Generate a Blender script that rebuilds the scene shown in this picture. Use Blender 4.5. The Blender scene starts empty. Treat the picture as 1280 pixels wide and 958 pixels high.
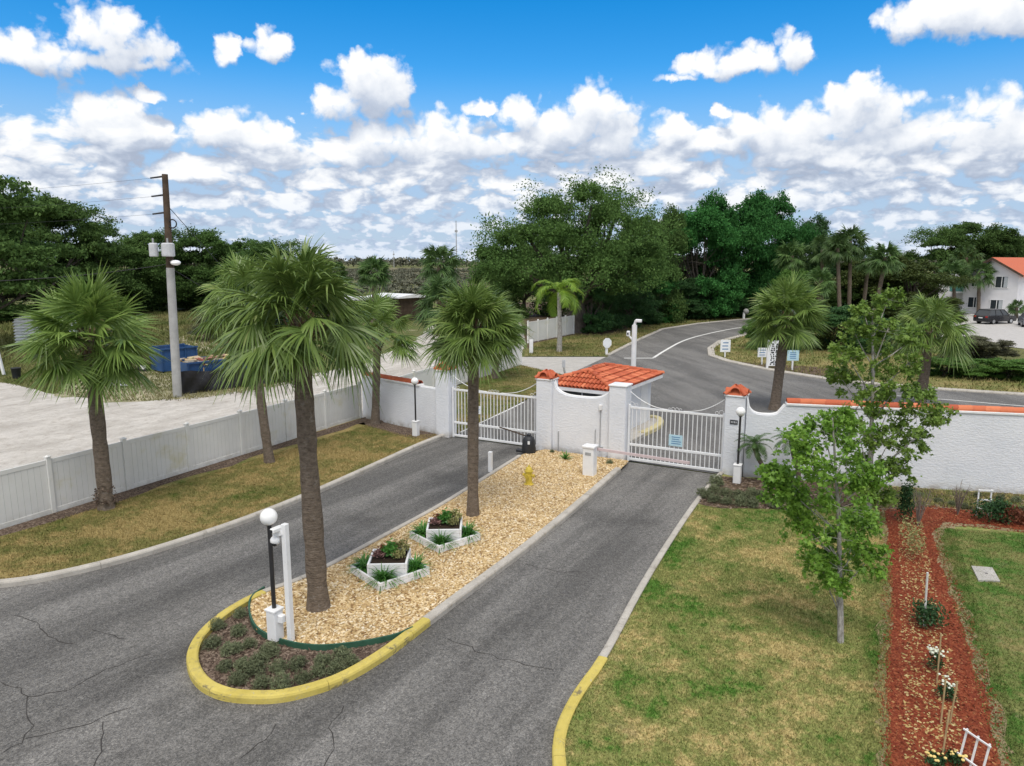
import bpy, math, random
import numpy as np
from mathutils import Vector, Matrix

R = math.radians
rng = np.random.default_rng(7)
random.seed(7)
sc = bpy.context.scene
COL = sc.collection

# ------------------------------------------------------------------ camera
H = 7.5
FPX = 900.0
CX, CY = 640.0, 479.0
PITCH = math.atan((CY - 325) / FPX)
cam_d = bpy.data.cameras.new('camera')
cam_d.sensor_width = 36.0
cam_d.lens = FPX / 1280 * 36.0
cam_d.clip_start = 0.1
cam_d.clip_end = 20000
cam = bpy.data.objects.new('camera', cam_d)
COL.objects.link(cam)
cam.location = (0, 0, H)
cam.rotation_euler = (math.pi / 2 - PITCH, 0, 0)
sc.camera = cam

# ------------------------------------------------------------------ light and exposure
SUN = Vector((-0.02, -0.62, 1.15)).normalized()
sun_d = bpy.data.lights.new('sun', 'SUN')
sun_d.energy = 1.1
sun_d.angle = R(28)
sun_d.color = (1.0, 0.95, 0.87)
sun = bpy.data.objects.new('sun', sun_d)
COL.objects.link(sun)
sun.rotation_euler = (-SUN).to_track_quat('-Z', 'Y').to_euler()
SUN_EL = math.asin(SUN.z)
SUN_ROT = math.atan2(SUN.x, SUN.y)
sc.view_settings.view_transform = 'Standard'
sc.view_settings.look = 'None'
sc.view_settings.exposure = 1.15
sc.view_settings.gamma = 1.0
sc.view_settings.use_curve_mapping = False
sc.cycles.max_bounces = 5
sc.cycles.transparent_max_bounces = 8


class NT:
    """small helper for writing node trees"""
    def __init__(self, tree):
        self.t = tree
        self.n = tree.nodes
        self.l = tree.links

    def node(self, typ, **kw):
        nd = self.n.new(typ)
        for k, v in kw.items():
            setattr(nd, k, v)
        return nd

    def put(self, sock, v):
        if v is None:
            return
        if isinstance(v, bpy.types.NodeSocket):
            self.l.new(v, sock)
        else:
            if isinstance(v, (tuple, list)) and len(v) == 3 and sock.type == 'RGBA':
                v = (*v, 1)
            sock.default_value = v

    def math(self, op, a, b=None, c=None, clamp=False):
        nd = self.node('ShaderNodeMath', operation=op, use_clamp=clamp)
        self.put(nd.inputs[0], a)
        if b is not None:
            self.put(nd.inputs[1], b)
        if c is not None:
            self.put(nd.inputs[2], c)
        return nd.outputs[0]

    def vmath(self, op, a, b=None):
        nd = self.node('ShaderNodeVectorMath', operation=op)
        self.put(nd.inputs[0], a)
        if b is not None:
            self.put(nd.inputs[1], b)
        return nd.outputs[0]

    def noise(self, scale, detail=4, rough=.55, vec=None, dist=0.0, dim='3D'):
        nd = self.node('ShaderNodeTexNoise')
        nd.noise_dimensions = dim
        self.put(nd.inputs['Scale'], scale)
        nd.inputs['Detail'].default_value = detail
        nd.inputs['Roughness'].default_value = rough
        nd.inputs['Distortion'].default_value = dist
        if vec is not None:
            self.l.new(vec, nd.inputs['Vector'])
        return nd.outputs['Fac']

    def voro(self, scale, vec=None, feature='F1', detail=0, out='Distance', smooth=.5, dim='3D'):
        nd = self.node('ShaderNodeTexVoronoi', feature=feature)
        nd.voronoi_dimensions = dim
        nd.inputs['Scale'].default_value = scale
        if 'Detail' in nd.inputs and detail:
            nd.inputs['Detail'].default_value = detail
        if feature == 'SMOOTH_F1':
            nd.inputs['Smoothness'].default_value = smooth
        if vec is not None:
            self.l.new(vec, nd.inputs['Vector'])
        return nd.outputs[out]

    def sstep(self, x, lo, hi):
        nd = self.node('ShaderNodeMapRange', interpolation_type='SMOOTHSTEP')
        self.put(nd.inputs[0], x)
        self.put(nd.inputs[1], lo)
        self.put(nd.inputs[2], hi)
        return nd.outputs[0]

    def lin(self, x, lo, hi, a=0.0, b=1.0):
        nd = self.node('ShaderNodeMapRange')
        self.put(nd.inputs[0], x)
        self.put(nd.inputs[1], lo)
        self.put(nd.inputs[2], hi)
        nd.inputs[3].default_value = a
        nd.inputs[4].default_value = b
        return nd.outputs[0]

    def mix(self, f, a, b, blend='MIX'):
        nd = self.node('ShaderNodeMix', data_type='RGBA', blend_type=blend)
        self.put(nd.inputs[0], f)
        self.put(nd.inputs[6], a)
        self.put(nd.inputs[7], b)
        return nd.outputs[2]

    def ramp(self, f, stops):
        nd = self.node('ShaderNodeValToRGB')
        cr = nd.color_ramp
        while len(cr.elements) < len(stops):
            cr.elements.new(0.5)
        for e, (p, c) in zip(cr.elements, stops):
            e.position = p
            e.color = (*c, 1)
        self.l.new(f, nd.inputs[0])
        return nd.outputs[0]

    def mapping(self, vec, scale=(1, 1, 1), rot=(0, 0, 0), loc=(0, 0, 0)):
        nd = self.node('ShaderNodeMapping')
        self.l.new(vec, nd.inputs[0])
        nd.inputs[1].default_value = loc
        nd.inputs[2].default_value = rot
        nd.inputs[3].default_value = scale
        return nd.outputs[0]

    def bump(self, h, strength=.5, dist=.02):
        nd = self.node('ShaderNodeBump')
        nd.inputs['Strength'].default_value = strength
        nd.inputs['Distance'].default_value = dist
        self.l.new(h, nd.inputs['Height'])
        return nd.outputs[0]

    def pos(self):
        return self.node('ShaderNodeNewGeometry').outputs['Position']

    def island(self):
        return self.node('ShaderNodeNewGeometry').outputs['Random Per Island']

    def objco(self):
        return self.node('ShaderNodeTexCoord').outputs['Object']

    def objrand(self):
        return self.node('ShaderNodeObjectInfo').outputs['Random']

    def out(self, color, rough=.8, normal=None, spec=.3, metal=0.0, transl=0.0, emit=None):
        p = self.node('ShaderNodeBsdfPrincipled')
        self.put(p.inputs['Base Color'], color)
        self.put(p.inputs['Roughness'], rough)
        p.inputs['Specular IOR Level'].default_value = spec
        p.inputs['Metallic'].default_value = metal
        if normal is not None:
            self.l.new(normal, p.inputs['Normal'])
        sh = p.outputs[0]
        if transl > 0:
            tr = self.node('ShaderNodeBsdfTranslucent')
            self.put(tr.inputs[0], color)
            ms = self.node('ShaderNodeMixShader')
            ms.inputs[0].default_value = transl
            self.l.new(sh, ms.inputs[1])
            self.l.new(tr.outputs[0], ms.inputs[2])
            sh = ms.outputs[0]
        o = self.node('ShaderNodeOutputMaterial')
        self.l.new(sh, o.inputs[0])


def newmat(name):
    m = bpy.data.materials.new(name)
    m.use_nodes = True
    m.node_tree.nodes.clear()
    return m, NT(m.node_tree)


# ------------------------------------------------------------------ sky with clouds
world = bpy.data.worlds.new("World")
sc.world = world
world.use_nodes = True
world.cycles.sampling_method = 'NONE'
world.node_tree.nodes.clear()


def azel(px, py):
    u, v = (px - CX) / FPX, (CY - py) / FPX
    c, s = math.cos(PITCH), math.sin(PITCH)
    d = Vector((u, c + v * s, -s + v * c)).normalized()
    return math.atan2(d.x, d.y), math.asin(d.z)


# each cloud lobe: (x, y, half width, height up, height down) in pixels of a 1280 wide view, turned into angles
CLOUDS = [
    (60, 68, 75, 22, 18), (135, 58, 62, 38, 28), (105, 72, 95, 18, 14),
    (340, 60, 26, 22, 14), (283, 66, 18, 18, 14),
    (140, 160, 55, 42, 20), (180, 165, 30, 28, 16), (185, 118, 28, 9, 7),
    (275, 170, 48, 40, 18), (330, 176, 50, 22, 14),
    (460, 105, 48, 42, 36), (430, 130, 44, 28, 22), (485, 118, 34, 30, 28),
    (480, 180, 66, 30, 24), (560, 180, 60, 38, 24), (610, 182, 40, 32, 22), (600, 134, 26, 10, 7),
    (740, 150, 55, 42, 44), (690, 165, 62, 30, 30), (655, 150, 28, 28, 24), (770, 180, 46, 28, 20),
    (880, 84, 46, 16, 14), (930, 78, 58, 22, 18), (985, 68, 26, 27, 20), (845, 97, 36, 8, 6),
    (1082, 120, 28, 26, 40), (1060, 155, 78, 44, 36), (985, 170, 66, 40, 34), (930, 170, 42, 34, 26),
    (905, 140, 13, 12, 9), (1130, 175, 50, 30, 22), (1235, 165, 58, 40, 32), (1280, 170, 30, 30, 26),
    (1180, 22, 70, 32, 22), (1250, 22, 60, 34, 26), (835, 165, 40, 22, 20),
]
g = bpy.data.node_groups.new('cloud_field', 'ShaderNodeTree')
g.interface.new_socket('azel', in_out='INPUT', socket_type='NodeSocketVector')
g.interface.new_socket('density', in_out='OUTPUT', socket_type='NodeSocketFloat')
g.interface.new_socket('body', in_out='OUTPUT', socket_type='NodeSocketFloat')
G_ = NT(g)
gi = G_.node('NodeGroupInput')
go = G_.node('NodeGroupOutput')
V0 = gi.outputs[0]
# warp the look-up so lobes are never clean ellipses
n1 = G_.node('ShaderNodeTexNoise')
n1.noise_dimensions = '2D'
n1.inputs['Scale'].default_value = 22
n1.inputs['Detail'].default_value = 5
n1.inputs['Roughness'].default_value = .6
G_.l.new(V0, n1.inputs['Vector'])
w = G_.vmath('SUBTRACT', n1.outputs['Color'], (.5, .5, .5))
w = G_.vmath('MULTIPLY', w, (.035, .026, 0))
VW = G_.vmath('ADD', V0, w)
sep = G_.node('ShaderNodeSeparateXYZ')
G_.l.new(VW, sep.inputs[0])
A, E_ = sep.outputs[0], sep.outputs[1]
best = None
for (x, y, rx, up, dn) in CLOUDS:
    a, e = azel(x, y)
    k = 1.06 / FPX
    u = G_.math('MULTIPLY_ADD', A, 1 / (rx * k), -a / (rx * k))
    u = G_.math('MULTIPLY', u, u)
    v1 = G_.math('MULTIPLY_ADD', E_, 1 / (up * k), -e / (up * k))
    v2 = G_.math('MULTIPLY_ADD', E_, -1 / (dn * k), e / (dn * k))
    v = G_.math('MAXIMUM', v1, v2)
    s = G_.math('MULTIPLY_ADD', v, v, u)
    f = G_.math('SUBTRACT', 1.0, s)
    best = f if best is None else G_.math('MAXIMUM', best, f)
best = G_.math('MAXIMUM', best, -1.5)
sep0 = G_.node('ShaderNodeSeparateXYZ')
G_.l.new(V0, sep0.inputs[0])
A0, E0 = sep0.outputs[0], sep0.outputs[1]
# billowing detail
mp = G_.mapping(V0, (1, 1.15, 1))
b1 = G_.voro(26, VW, 'F1', 2, dim='2D')
b2 = G_.noise(42, 5, .52, mp, dim='2D')
bil = G_.math('SUBTRACT', .50, b1)
bil = G_.math('MULTIPLY', bil, 1.0)
bil = G_.math('ADD', bil, G_.math('MULTIPLY', G_.math('SUBTRACT', b2, .5), .9))
bil = G_.math('MINIMUM', bil, .55)
cum = G_.math('ADD', best, bil)
# rows of flatter cloud getting smaller toward the horizon
layers = None
for (lo, hi, sx, sy, off, thr) in [(.09, .185, 13, 26, 1.7, .40), (.07, .15, 20, 36, 7.7, .37), (.045, .115, 26, 48, 5.1, .34), (.02, .08, 36, 72, 9.3, .33), (-.02, .05, 50, 120, 3.3, .34)]:
    m2 = G_.mapping(V0, (sx, sy, 1), loc=(off, off * 2, 0))
    nz = G_.noise(1.0, 5, .52, m2, .2, dim='2D')
    win = G_.math('MULTIPLY', G_.sstep(E0, lo, lo + .03), G_.math('SUBTRACT', 1.0, G_.sstep(E0, hi - .04, hi)))
    f = G_.math('MULTIPLY', G_.math('SUBTRACT', nz, thr), 5.0)
    f = G_.math('SUBTRACT', f, G_.math('MULTIPLY', G_.math('SUBTRACT', 1.0, win), 2.0))
    layers = f if layers is None else G_.math('MAXIMUM', layers, f)
layers = G_.math('SUBTRACT', layers, G_.math('MULTIPLY', G_.sstep(E0, .185, .225), 4.0))
den = G_.math('MAXIMUM', cum, layers)
G_.l.new(den, go.inputs[0])
G_.l.new(G_.math('MAXIMUM', best, G_.math('MULTIPLY', layers, .8)), go.inputs[1])

W = NT(world.node_tree)
tc = W.node('ShaderNodeTexCoord')
sp = W.node('ShaderNodeSeparateXYZ')
W.l.new(tc.outputs['Generated'], sp.inputs[0])
az = W.math('ARCTAN2', sp.outputs[0], sp.outputs[1])
el = W.math('ARCSINE', sp.outputs[2])


def field(da, de):
    cb = W.node('ShaderNodeCombineXYZ')
    W.l.new(W.math('ADD', az, da), cb.inputs[0])
    W.l.new(W.math('ADD', el, de), cb.inputs[1])
    gn = W.node('ShaderNodeGroup')
    gn.node_tree = g
    W.l.new(cb.outputs[0], gn.inputs[0])
    return gn.outputs[0], gn.outputs[1]


sky = W.node('ShaderNodeTexSky')
sky.sky_type = 'NISHITA'
sky.sun_disc = False
sky.sun_elevation = SUN_EL
sky.sun_rotation = SUN_ROT
sky.altitude = 20
sky.air_density = 1.0
sky.dust_density = .3
sky.ozone_density = 3.0
hs = W.node('ShaderNodeHueSaturation')
hs.inputs['Saturation'].default_value = 1.5
hs.inputs['Value'].default_value = .90
W.l.new(sky.outputs[0], hs.inputs['Color'])
skyc = hs.outputs[0]
SKY_STRENGTH = .085
CLB = 5.6        # cloud radiance in the sky texture's own units


def sky_bg(col):
    bg = W.node('ShaderNodeBackground')
    bg.inputs['Strength'].default_value = SKY_STRENGTH
    W.l.new(col, bg.inputs['Color'])
    return bg.outputs[0]


# detailed cumulus over the land ahead
d0, q0 = field(0, 0)
d1, q1 = field(-.008, .026)
alpha = W.sstep(d0, -.22, .48)
c0 = W.math('MINIMUM', d0, 1.15)
c1 = W.math('MINIMUM', W.math('MAXIMUM', d1, -.7), 1.15)
qq = W.math('SUBTRACT', W.math('MAXIMUM', q0, -1.0), W.math('MAXIMUM', q1, -1.0))
lit = W.math('ADD', W.math('MULTIPLY', W.math('SUBTRACT', c0, c1), .20), W.math('MULTIPLY', qq, .40))
lit = W.math('ADD', lit, .47, clamp=True)
ccol = W.ramp(lit, [(0.06, (.40, .46, .58)), (.36, (.55, .61, .72)), (.62, (.82, .85, .90)), (.88, (1.0, 1.0, 1.0))])
cc = W.vmath('MULTIPLY', ccol, (CLB, CLB, CLB))
veil = W.math('SUBTRACT', 1.0, W.sstep(el, .07, .25))
veilc = W.mix(W.math('MULTIPLY', veil, .86), skyc, (2.15, 2.85, 4.05))
far = W.math('SUBTRACT', 1.0, W.sstep(el, 0.0, .12))
cc = W.mix(W.math('MULTIPLY', far, .50), cc, (2.5, 3.3, 4.5))
front = sky_bg(W.mix(W.math('MULTIPLY', alpha, .97), veilc, cc))
# the rest of the sky: plain scattered cloud
cbb = W.node('ShaderNodeCombineXYZ')
W.l.new(W.math('DIVIDE', sp.outputs[0], W.math('ADD', W.math('ABSOLUTE', sp.outputs[2]), .25)), cbb.inputs[0])
W.l.new(W.math('DIVIDE', sp.outputs[1], W.math('ADD', W.math('ABSOLUTE', sp.outputs[2]), .25)), cbb.inputs[1])
on = W.noise(1.7, 3, .55, cbb.outputs[0], dim='2D')
rest = sky_bg(W.mix(W.sstep(on, .34, .50), skyc, (CLB * .97, CLB * .95, CLB * .94)))
edge = W.math('MULTIPLY', W.math('SUBTRACT', 1.0, W.sstep(W.math('ABSOLUTE', az), .80, .92)), W.math('SUBTRACT', 1.0, W.sstep(el, .42, .50)))
edge = W.math('MULTIPLY', edge, W.sstep(el, -.06, -.03))
ms_ = W.node('ShaderNodeMixShader')
W.l.new(edge, ms_.inputs[0])
W.l.new(rest, ms_.inputs[1])
W.l.new(front, ms_.inputs[2])
wo = W.node('ShaderNodeOutputWorld')
W.l.new(ms_.outputs[0], wo.inputs[0])


# ------------------------------------------------------------------ geometry helpers
def G(px, py, z=0.0):
    """where a line of sight of the photo meets the level z: a ground point in metres"""
    u, v = (px - CX) / FPX, (CY - py) / FPX
    c, s = math.cos(PITCH), math.sin(PITCH)
    d = (u, c + v * s, -s + v * c)
    t = (z - H) / d[2]
    return (d[0] * t, d[1] * t)


def ZT(Y, py):
    """height above the ground of what shows at row py, standing Y metres ahead"""
    k = (CY - py) / FPX
    c, s = math.cos(PITCH), math.sin(PITCH)
    return H + Y * (k * c - s) / (c + k * s)


def XT(Y, z, px):
    c, s = math.cos(PITCH), math.sin(PITCH)
    return (px - CX) / FPX * (Y * c - (z - H) * s)


def tag(o, label=None, cat=None, group=None, kind=None):
    if label:
        o['label'] = label
    if cat:
        o['category'] = cat
    if group:
        o['group'] = group
    if kind:
        o['kind'] = kind
    return o


def empty(name, loc, rz=0.0, label=None, cat=None, group=None):
    o = bpy.data.objects.new(name, None)
    o.empty_display_size = .2
    COL.objects.link(o)
    o.location = loc if len(loc) == 3 else (*loc, 0)
    o.rotation_euler = (0, 0, rz)
    return tag(o, label, cat, group)


def link(name, me, mat, parent=None):
    o = bpy.data.objects.new(name, me)
    COL.objects.link(o)
    if mat is not None and not me.materials:
        me.materials.append(mat)
    if parent is not None:
        o.parent = parent
    return o


def np_mesh(name, V, F, smooth=False):
    V = np.asarray(V, np.float32).reshape(-1, 3)
    F = np.asarray(F, np.int32)
    m, k = F.shape
    me = bpy.data.meshes.new(name)
    me.vertices.add(len(V))
    me.vertices.foreach_set('co', V.ravel())
    me.loops.add(m * k)
    me.loops.foreach_set('vertex_index', F.ravel())
    me.polygons.add(m)
    me.polygons.foreach_set('loop_start', np.arange(m, dtype=np.int32) * k)
    me.update(calc_edges=True)
    if smooth:
        me.polygons.foreach_set('use_smooth', np.ones(m, bool))
    me.validate()
    return me


class MB:
    def __init__(self):
        self.v = []
        self.f = []

    def add(self, vs, fs):
        b = len(self.v)
        self.v += [tuple(p) for p in vs]
        self.f += [tuple(i + b for i in f) for f in fs]
        return self

    def box(self, c, s, rz=0.0, bev=0.0, M=None):
        x, y, z = s[0] / 2, s[1] / 2, s[2] / 2
        if bev > 0:
            b = min(bev, x * .45, y * .45, z * .45)
            ring = [(-x + b, -y), (x - b, -y), (x, -y + b), (x, y - b), (x - b, y), (-x + b, y), (-x, y - b), (-x, -y + b)]
            rin = [(p[0] * (x - b) / x if abs(p[0]) == x else p[0], p[1] * (y - b) / y if abs(p[1]) == y else p[1]) for p in ring]
            vs = [(p[0], p[1], -z) for p in rin] + [(p[0], p[1], -z + b) for p in ring] + [(p[0], p[1], z - b) for p in ring] + [(p[0], p[1], z) for p in rin]
            fs = [tuple(range(7, -1, -1)), tuple(range(24, 32))]
            for r in range(3):
                for i in range(8):
                    j = (i + 1) % 8
                    fs.append((r * 8 + i, r * 8 + j, r * 8 + 8 + j, r * 8 + 8 + i))
        else:
            vs = [(-x, -y, -z), (x, -y, -z), (x, y, -z), (-x, y, -z), (-x, -y, z), (x, -y, z), (x, y, z), (-x, y, z)]
            fs = [(3, 2, 1, 0), (4, 5, 6, 7), (0, 1, 5, 4), (1, 2, 6, 5), (2, 3, 7, 6), (3, 0, 4, 7)]
        m = M if M is not None else Matrix.Rotation(rz, 4, 'Z')
        m = Matrix.Translation(c) @ m
        return self.add([m @ Vector(p) for p in vs], fs)

    def bar(self, a, b, w, h=None):
        a, b = Vector(a), Vector(b)
        h = h or w
        d = b - a
        q = d.to_track_quat('X', 'Z').to_matrix().to_4x4()
        return self.box((a + b) / 2, (d.length, w, h), M=q)

    def tube(self, pts, rad, n=8, cap=True):
        pts = [Vector(p) for p in pts]
        if not hasattr(rad, '__len__'):
            rad = [rad] * len(pts)
        vs, fs = [], []
        ref = None
        for i, p in enumerate(pts):
            d = (pts[min(i + 1, len(pts) - 1)] - pts[max(i - 1, 0)]).normalized()
            if ref is None:
                ref = d.orthogonal().normalized()
            else:
                ref = (ref - d * ref.dot(d))
                ref = ref.normalized() if ref.length > 1e-6 else d.orthogonal().normalized()
            o = d.cross(ref)
            for k in range(n):
                a = 2 * math.pi * k / n
                vs.append(p + (ref * math.cos(a) + o * math.sin(a)) * rad[i])
        for i in range(len(pts) - 1):
            for k in range(n):
                j = (k + 1) % n
                fs.append((i * n + k, i * n + j, (i + 1) * n + j, (i + 1) * n + k))
        if cap:
            fs.append(tuple(range(n - 1, -1, -1)))
            fs.append(tuple((len(pts) - 1) * n + k for k in range(n)))
        return self.add(vs, fs)

    def lathe(self, prof, c=(0, 0, 0), n=20):
        vs, fs = [], []
        for r, z in prof:
            for k in range(n):
                a = 2 * math.pi * k / n
                vs.append((c[0] + r * math.cos(a), c[1] + r * math.sin(a), c[2] + z))
        for i in range(len(prof) - 1):
            for k in range(n):
                j = (k + 1) % n
                fs.append((i * n + k, i * n + j, (i + 1) * n + j, (i + 1) * n + k))
        fs.append(tuple(range(n - 1, -1, -1)))
        fs.append(tuple((len(prof) - 1) * n + k for k in range(n)))
        return self.add(vs, fs)

    def ball(self, c, r, n=24, m=14, sz=1.0):
        prof = []
        for i in range(m + 1):
            a = -math.pi / 2 + math.pi * i / m
            prof.append((max(r * math.cos(a), r * .004), r * math.sin(a) * sz))
        return self.lathe(prof, c, n)

    def prism(self, poly, z0, z1):
        """poly in xy, extruded in z"""
        n = len(poly)
        vs = [(p[0], p[1], z0) for p in poly] + [(p[0], p[1], z1) for p in poly]
        fs = [tuple(range(n - 1, -1, -1)), tuple(range(n, 2 * n))]
        for i in range(n):
            j = (i + 1) % n
            fs.append((i, j, n + j, n + i))
        return self.add(vs, fs)

    def wallprism(self, poly, y0, y1):
        """poly in xz (counter clockwise seen from -y), extruded along y"""
        n = len(poly)
        vs = [(p[0], y0, p[1]) for p in poly] + [(p[0], y1, p[1]) for p in poly]
        fs = [tuple(range(n)), tuple(range(2 * n - 1, n - 1, -1))]
        for i in range(n):
            j = (i + 1) % n
            fs.append((j, i, n + i, n + j))
        return self.add(vs, fs)

    def build(self, name, mat, parent=None, smooth=False, world=False):
        me = bpy.data.meshes.new(name)
        v = self.v
        if world and parent is not None:
            L = parent.location
            v = [(p[0] - L[0], p[1] - L[1], p[2] - L[2]) for p in v]
        me.from_pydata([tuple(p) for p in v], [], self.f)
        me.update()
        if smooth:
            me.polygons.foreach_set('use_smooth', [True] * len(me.polygons))
            try:
                me.set_sharp_from_angle(angle=R(40))
            except Exception:
                pass
        return link(name, me, mat, parent)


def copy_tree(o, parent=None):
    c = o.copy()
    COL.objects.link(c)
    c.parent = parent
    for ch in list(o.children):
        copy_tree(ch, c)
    return c


def sheet(name, poly, z, mat, kind='structure'):
    from mathutils.geometry import tessellate_polygon
    vs = [Vector((p[0], p[1], z)) for p in poly]
    tris = tessellate_polygon([vs])
    me = bpy.data.meshes.new(name)
    fs = []
    for t in tris:
        a, b, c = (vs[i] for i in t)
        fs.append(t if (b - a).cross(c - a).z > 0 else t[::-1])
    me.from_pydata(vs, [], fs)
    me.update()
    o = link(name, me, mat)
    o['kind'] = kind
    return o


def rough(poly, amp, step=.35, seed=3):
    r_ = np.random.default_rng(seed)
    P = resample(list(poly) + [poly[0]], step)[:-1]
    k = r_.normal(0, amp, (len(P), 2))
    k = .6 * k + .4 * np.roll(k, 1, 0)
    return [tuple(p) for p in P + k]


def smooth_path(pts, it=2):
    pts = [np.array(p, float) for p in pts]
    for _ in range(it):
        out = [pts[0]]
        for i in range(len(pts) - 1):
            a, b = pts[i], pts[i + 1]
            out.append(a * .75 + b * .25)
            out.append(a * .25 + b * .75)
        out.append(pts[-1])
        pts = out
    return pts


def resample(pts, step):
    P = np.array(pts, float)
    d = np.r_[0, np.cumsum(np.linalg.norm(np.diff(P, axis=0), axis=1))]
    n = max(2, int(round(d[-1] / step)) + 1)
    s = np.linspace(0, d[-1], n)
    return np.stack([np.interp(s, d, P[:, i]) for i in range(P.shape[1])], 1)


def sweep(mb, path, prof, zbase=0.0):
    """prof: (offset to the left of the path, z) list, closed loop"""
    P = np.array(path, float)
    T = np.gradient(P, axis=0)
    T /= np.linalg.norm(T, axis=1)[:, None] + 1e-9
    Nn = np.stack([-T[:, 1], T[:, 0]], 1)
    k = len(prof)
    vs, fs = [], []
    for p, nn in zip(P, Nn):
        for (o, z) in prof:
            vs.append((p[0] + nn[0] * o, p[1] + nn[1] * o, zbase + z))
    for i in range(len(P) - 1):
        for j in range(k):
            q = (j + 1) % k
            fs.append((i * k + j, (i + 1) * k + j, (i + 1) * k + q, i * k + q))
    fs.append(tuple(range(k)))
    fs.append(tuple((len(P) - 1) * k + j for j in range(k - 1, -1, -1)))
    mb.add(vs, fs)


def kerb(name, path, mat, seg=3.0, w=.17, h=.15, side=1):
    """kerb of cast lengths with open joints; side=+1 puts it to the left of the path"""
    P = resample(path, .12)
    n = max(1, int(seg / .12))
    prof = [(0, -.05), (0.0, h - .05), (.018 * side, h - .015), (.05 * side, h), ((w - .03) * side, h), (w * side, h - .02), (w * side, -.05)]
    if side < 0:
        prof = prof[::-1]
    prof = prof[::-1]
    mb = MB()
    for i in range(0, len(P) - 1, n):
        q = P[i:i + n + 1].copy()
        if len(q) < 2:
            continue
        d = q[-1] - q[-2]
        L = np.linalg.norm(d)
        if i + n + 1 < len(P):
            q[-1] = q[-1] - d / L * .010
        sweep(mb, q, prof)
    o = mb.build(name, mat, smooth=False)
    o['kind'] = 'structure'
    return o


def inside(poly, P):
    poly = np.array(poly)
    x, y = P[:, 0], P[:, 1]
    r = np.zeros(len(P), bool)
    j = len(poly) - 1
    for i in range(len(poly)):
        xi, yi = poly[i]
        xj, yj = poly[j]
        c = ((yi > y) != (yj > y)) & (x < (xj - xi) * (y - yi) / (yj - yi + 1e-12) + xi)
        r ^= c
        j = i
    return r


def scatter(poly, n):
    p = np.array(poly)
    lo, hi = p.min(0), p.max(0)
    out = []
    tot = 0
    while tot < n:
        q = rng.uniform(lo, hi, (n * 2, 2))
        q = q[inside(poly, q)]
        out.append(q)
        tot += len(q)
    return np.concatenate(out)[:n]


def rdir(n, zlo=-1.0):
    z = rng.uniform(zlo, 1, n)
    a = rng.uniform(0, 2 * np.pi, n)
    r = np.sqrt(1 - z * z)
    return np.stack([r * np.cos(a), r * np.sin(a), z], 1)


def leaf_quads(C, D, Nn, L, W):
    """diamond leaves: centre, direction, normal"""
    S = np.cross(D, Nn)
    S /= np.linalg.norm(S, axis=1)[:, None] + 1e-9
    L = np.broadcast_to(np.asarray(L), (len(C),))[:, None]
    W = np.broadcast_to(np.asarray(W), (len(C),))[:, None]
    Nv = np.cross(S, D)
    a = C - D * L * .5
    b = C + S * W * .5 - D * L * .08 + Nv * W * .12
    c = C + D * L * .5 - Nv * L * .1
    d = C - S * W * .5 - D * L * .08 + Nv * W * .12
    V = np.stack([a, b, c, d], 1).reshape(-1, 3)
    F = np.arange(len(C) * 4).reshape(-1, 4)
    return V, F


def leaf_cloud(clumps, twigs, leaves, L, Wd, spread=.28, zlo=-.55, rlo=.55, rhi=1.05, up=.5):
    Cs = []
    for (cx, cy, cz, rx, ry, rz) in clumps:
        d = rdir(twigs, zlo)
        r = rng.uniform(rlo, rhi, (twigs, 1))
        t = d * r
        k = rng.integers(max(2, leaves // 2), leaves + leaves // 2, twigs)
        t = np.repeat(t, k, 0)
        t = t + rng.normal(0, spread, t.shape) * np.array([1, 1, .75])
        Cs.append(t * np.array([rx, ry, rz]) + np.array([cx, cy, cz]))
    C = np.concatenate(Cs)
    n = len(C)
    D = rdir(n)
    D[:, 2] -= .25
    D /= np.linalg.norm(D, axis=1)[:, None]
    N_ = rdir(n)
    N_[:, 2] += up
    s = rng.uniform(.7, 1.3, n)
    return leaf_quads(C, D, N_, L * s, Wd * s)


# ------------------------------------------------------------------ materials
def m_plain(name, col, rough=.6, spec=.4, metal=0.0, var=.12, scale=6.0, bump=0.0, dirt=None, dirt_amt=.35):
    m, t = newmat(name)
    p = t.objco()
    n = t.noise(scale, 6, .6, p)
    dark = tuple(c * (1 - var * 1.6) for c in col)
    lite = tuple(min(1, c * (1 + var)) for c in col)
    c = t.ramp(n, [(.3, dark), (.7, lite)])
    if dirt:
        d = t.sstep(t.noise(scale * .35, 7, .68, p), .5, .75)
        c = t.mix(t.math('MULTIPLY', d, dirt_amt), c, dirt)
    nm = t.bump(t.noise(scale * 12, 4, .6, p), bump, .01) if bump else None
    t.out(c, t.lin(n, .3, .7, max(.05, rough - .1), min(1, rough + .1)), nm, spec, metal)
    return m


def m_leaf(name, a, b, c=None, rough=.55, transl=.25, spec=.25, ns=.6):
    m, t = newmat(name)
    i = t.island()
    p = t.objco()
    n = t.noise(ns, 3, .6, p)
    f = t.math('ADD', t.math('MULTIPLY', i, .6), t.math('MULTIPLY', t.math('SUBTRACT', n, .3), .8), clamp=True)
    stops = [(0.0, a), (.75, b)] + ([(1.0, c)] if c else [])
    col = t.ramp(f, stops)
    hs_ = t.node('ShaderNodeHueSaturation')
    t.l.new(col, hs_.inputs['Color'])
    t.l.new(t.lin(t.objrand(), 0, 1, .82, 1.18), hs_.inputs['Value'])
    t.out(hs_.outputs[0], rough, None, spec, transl=transl)
    return m


M = {}


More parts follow.
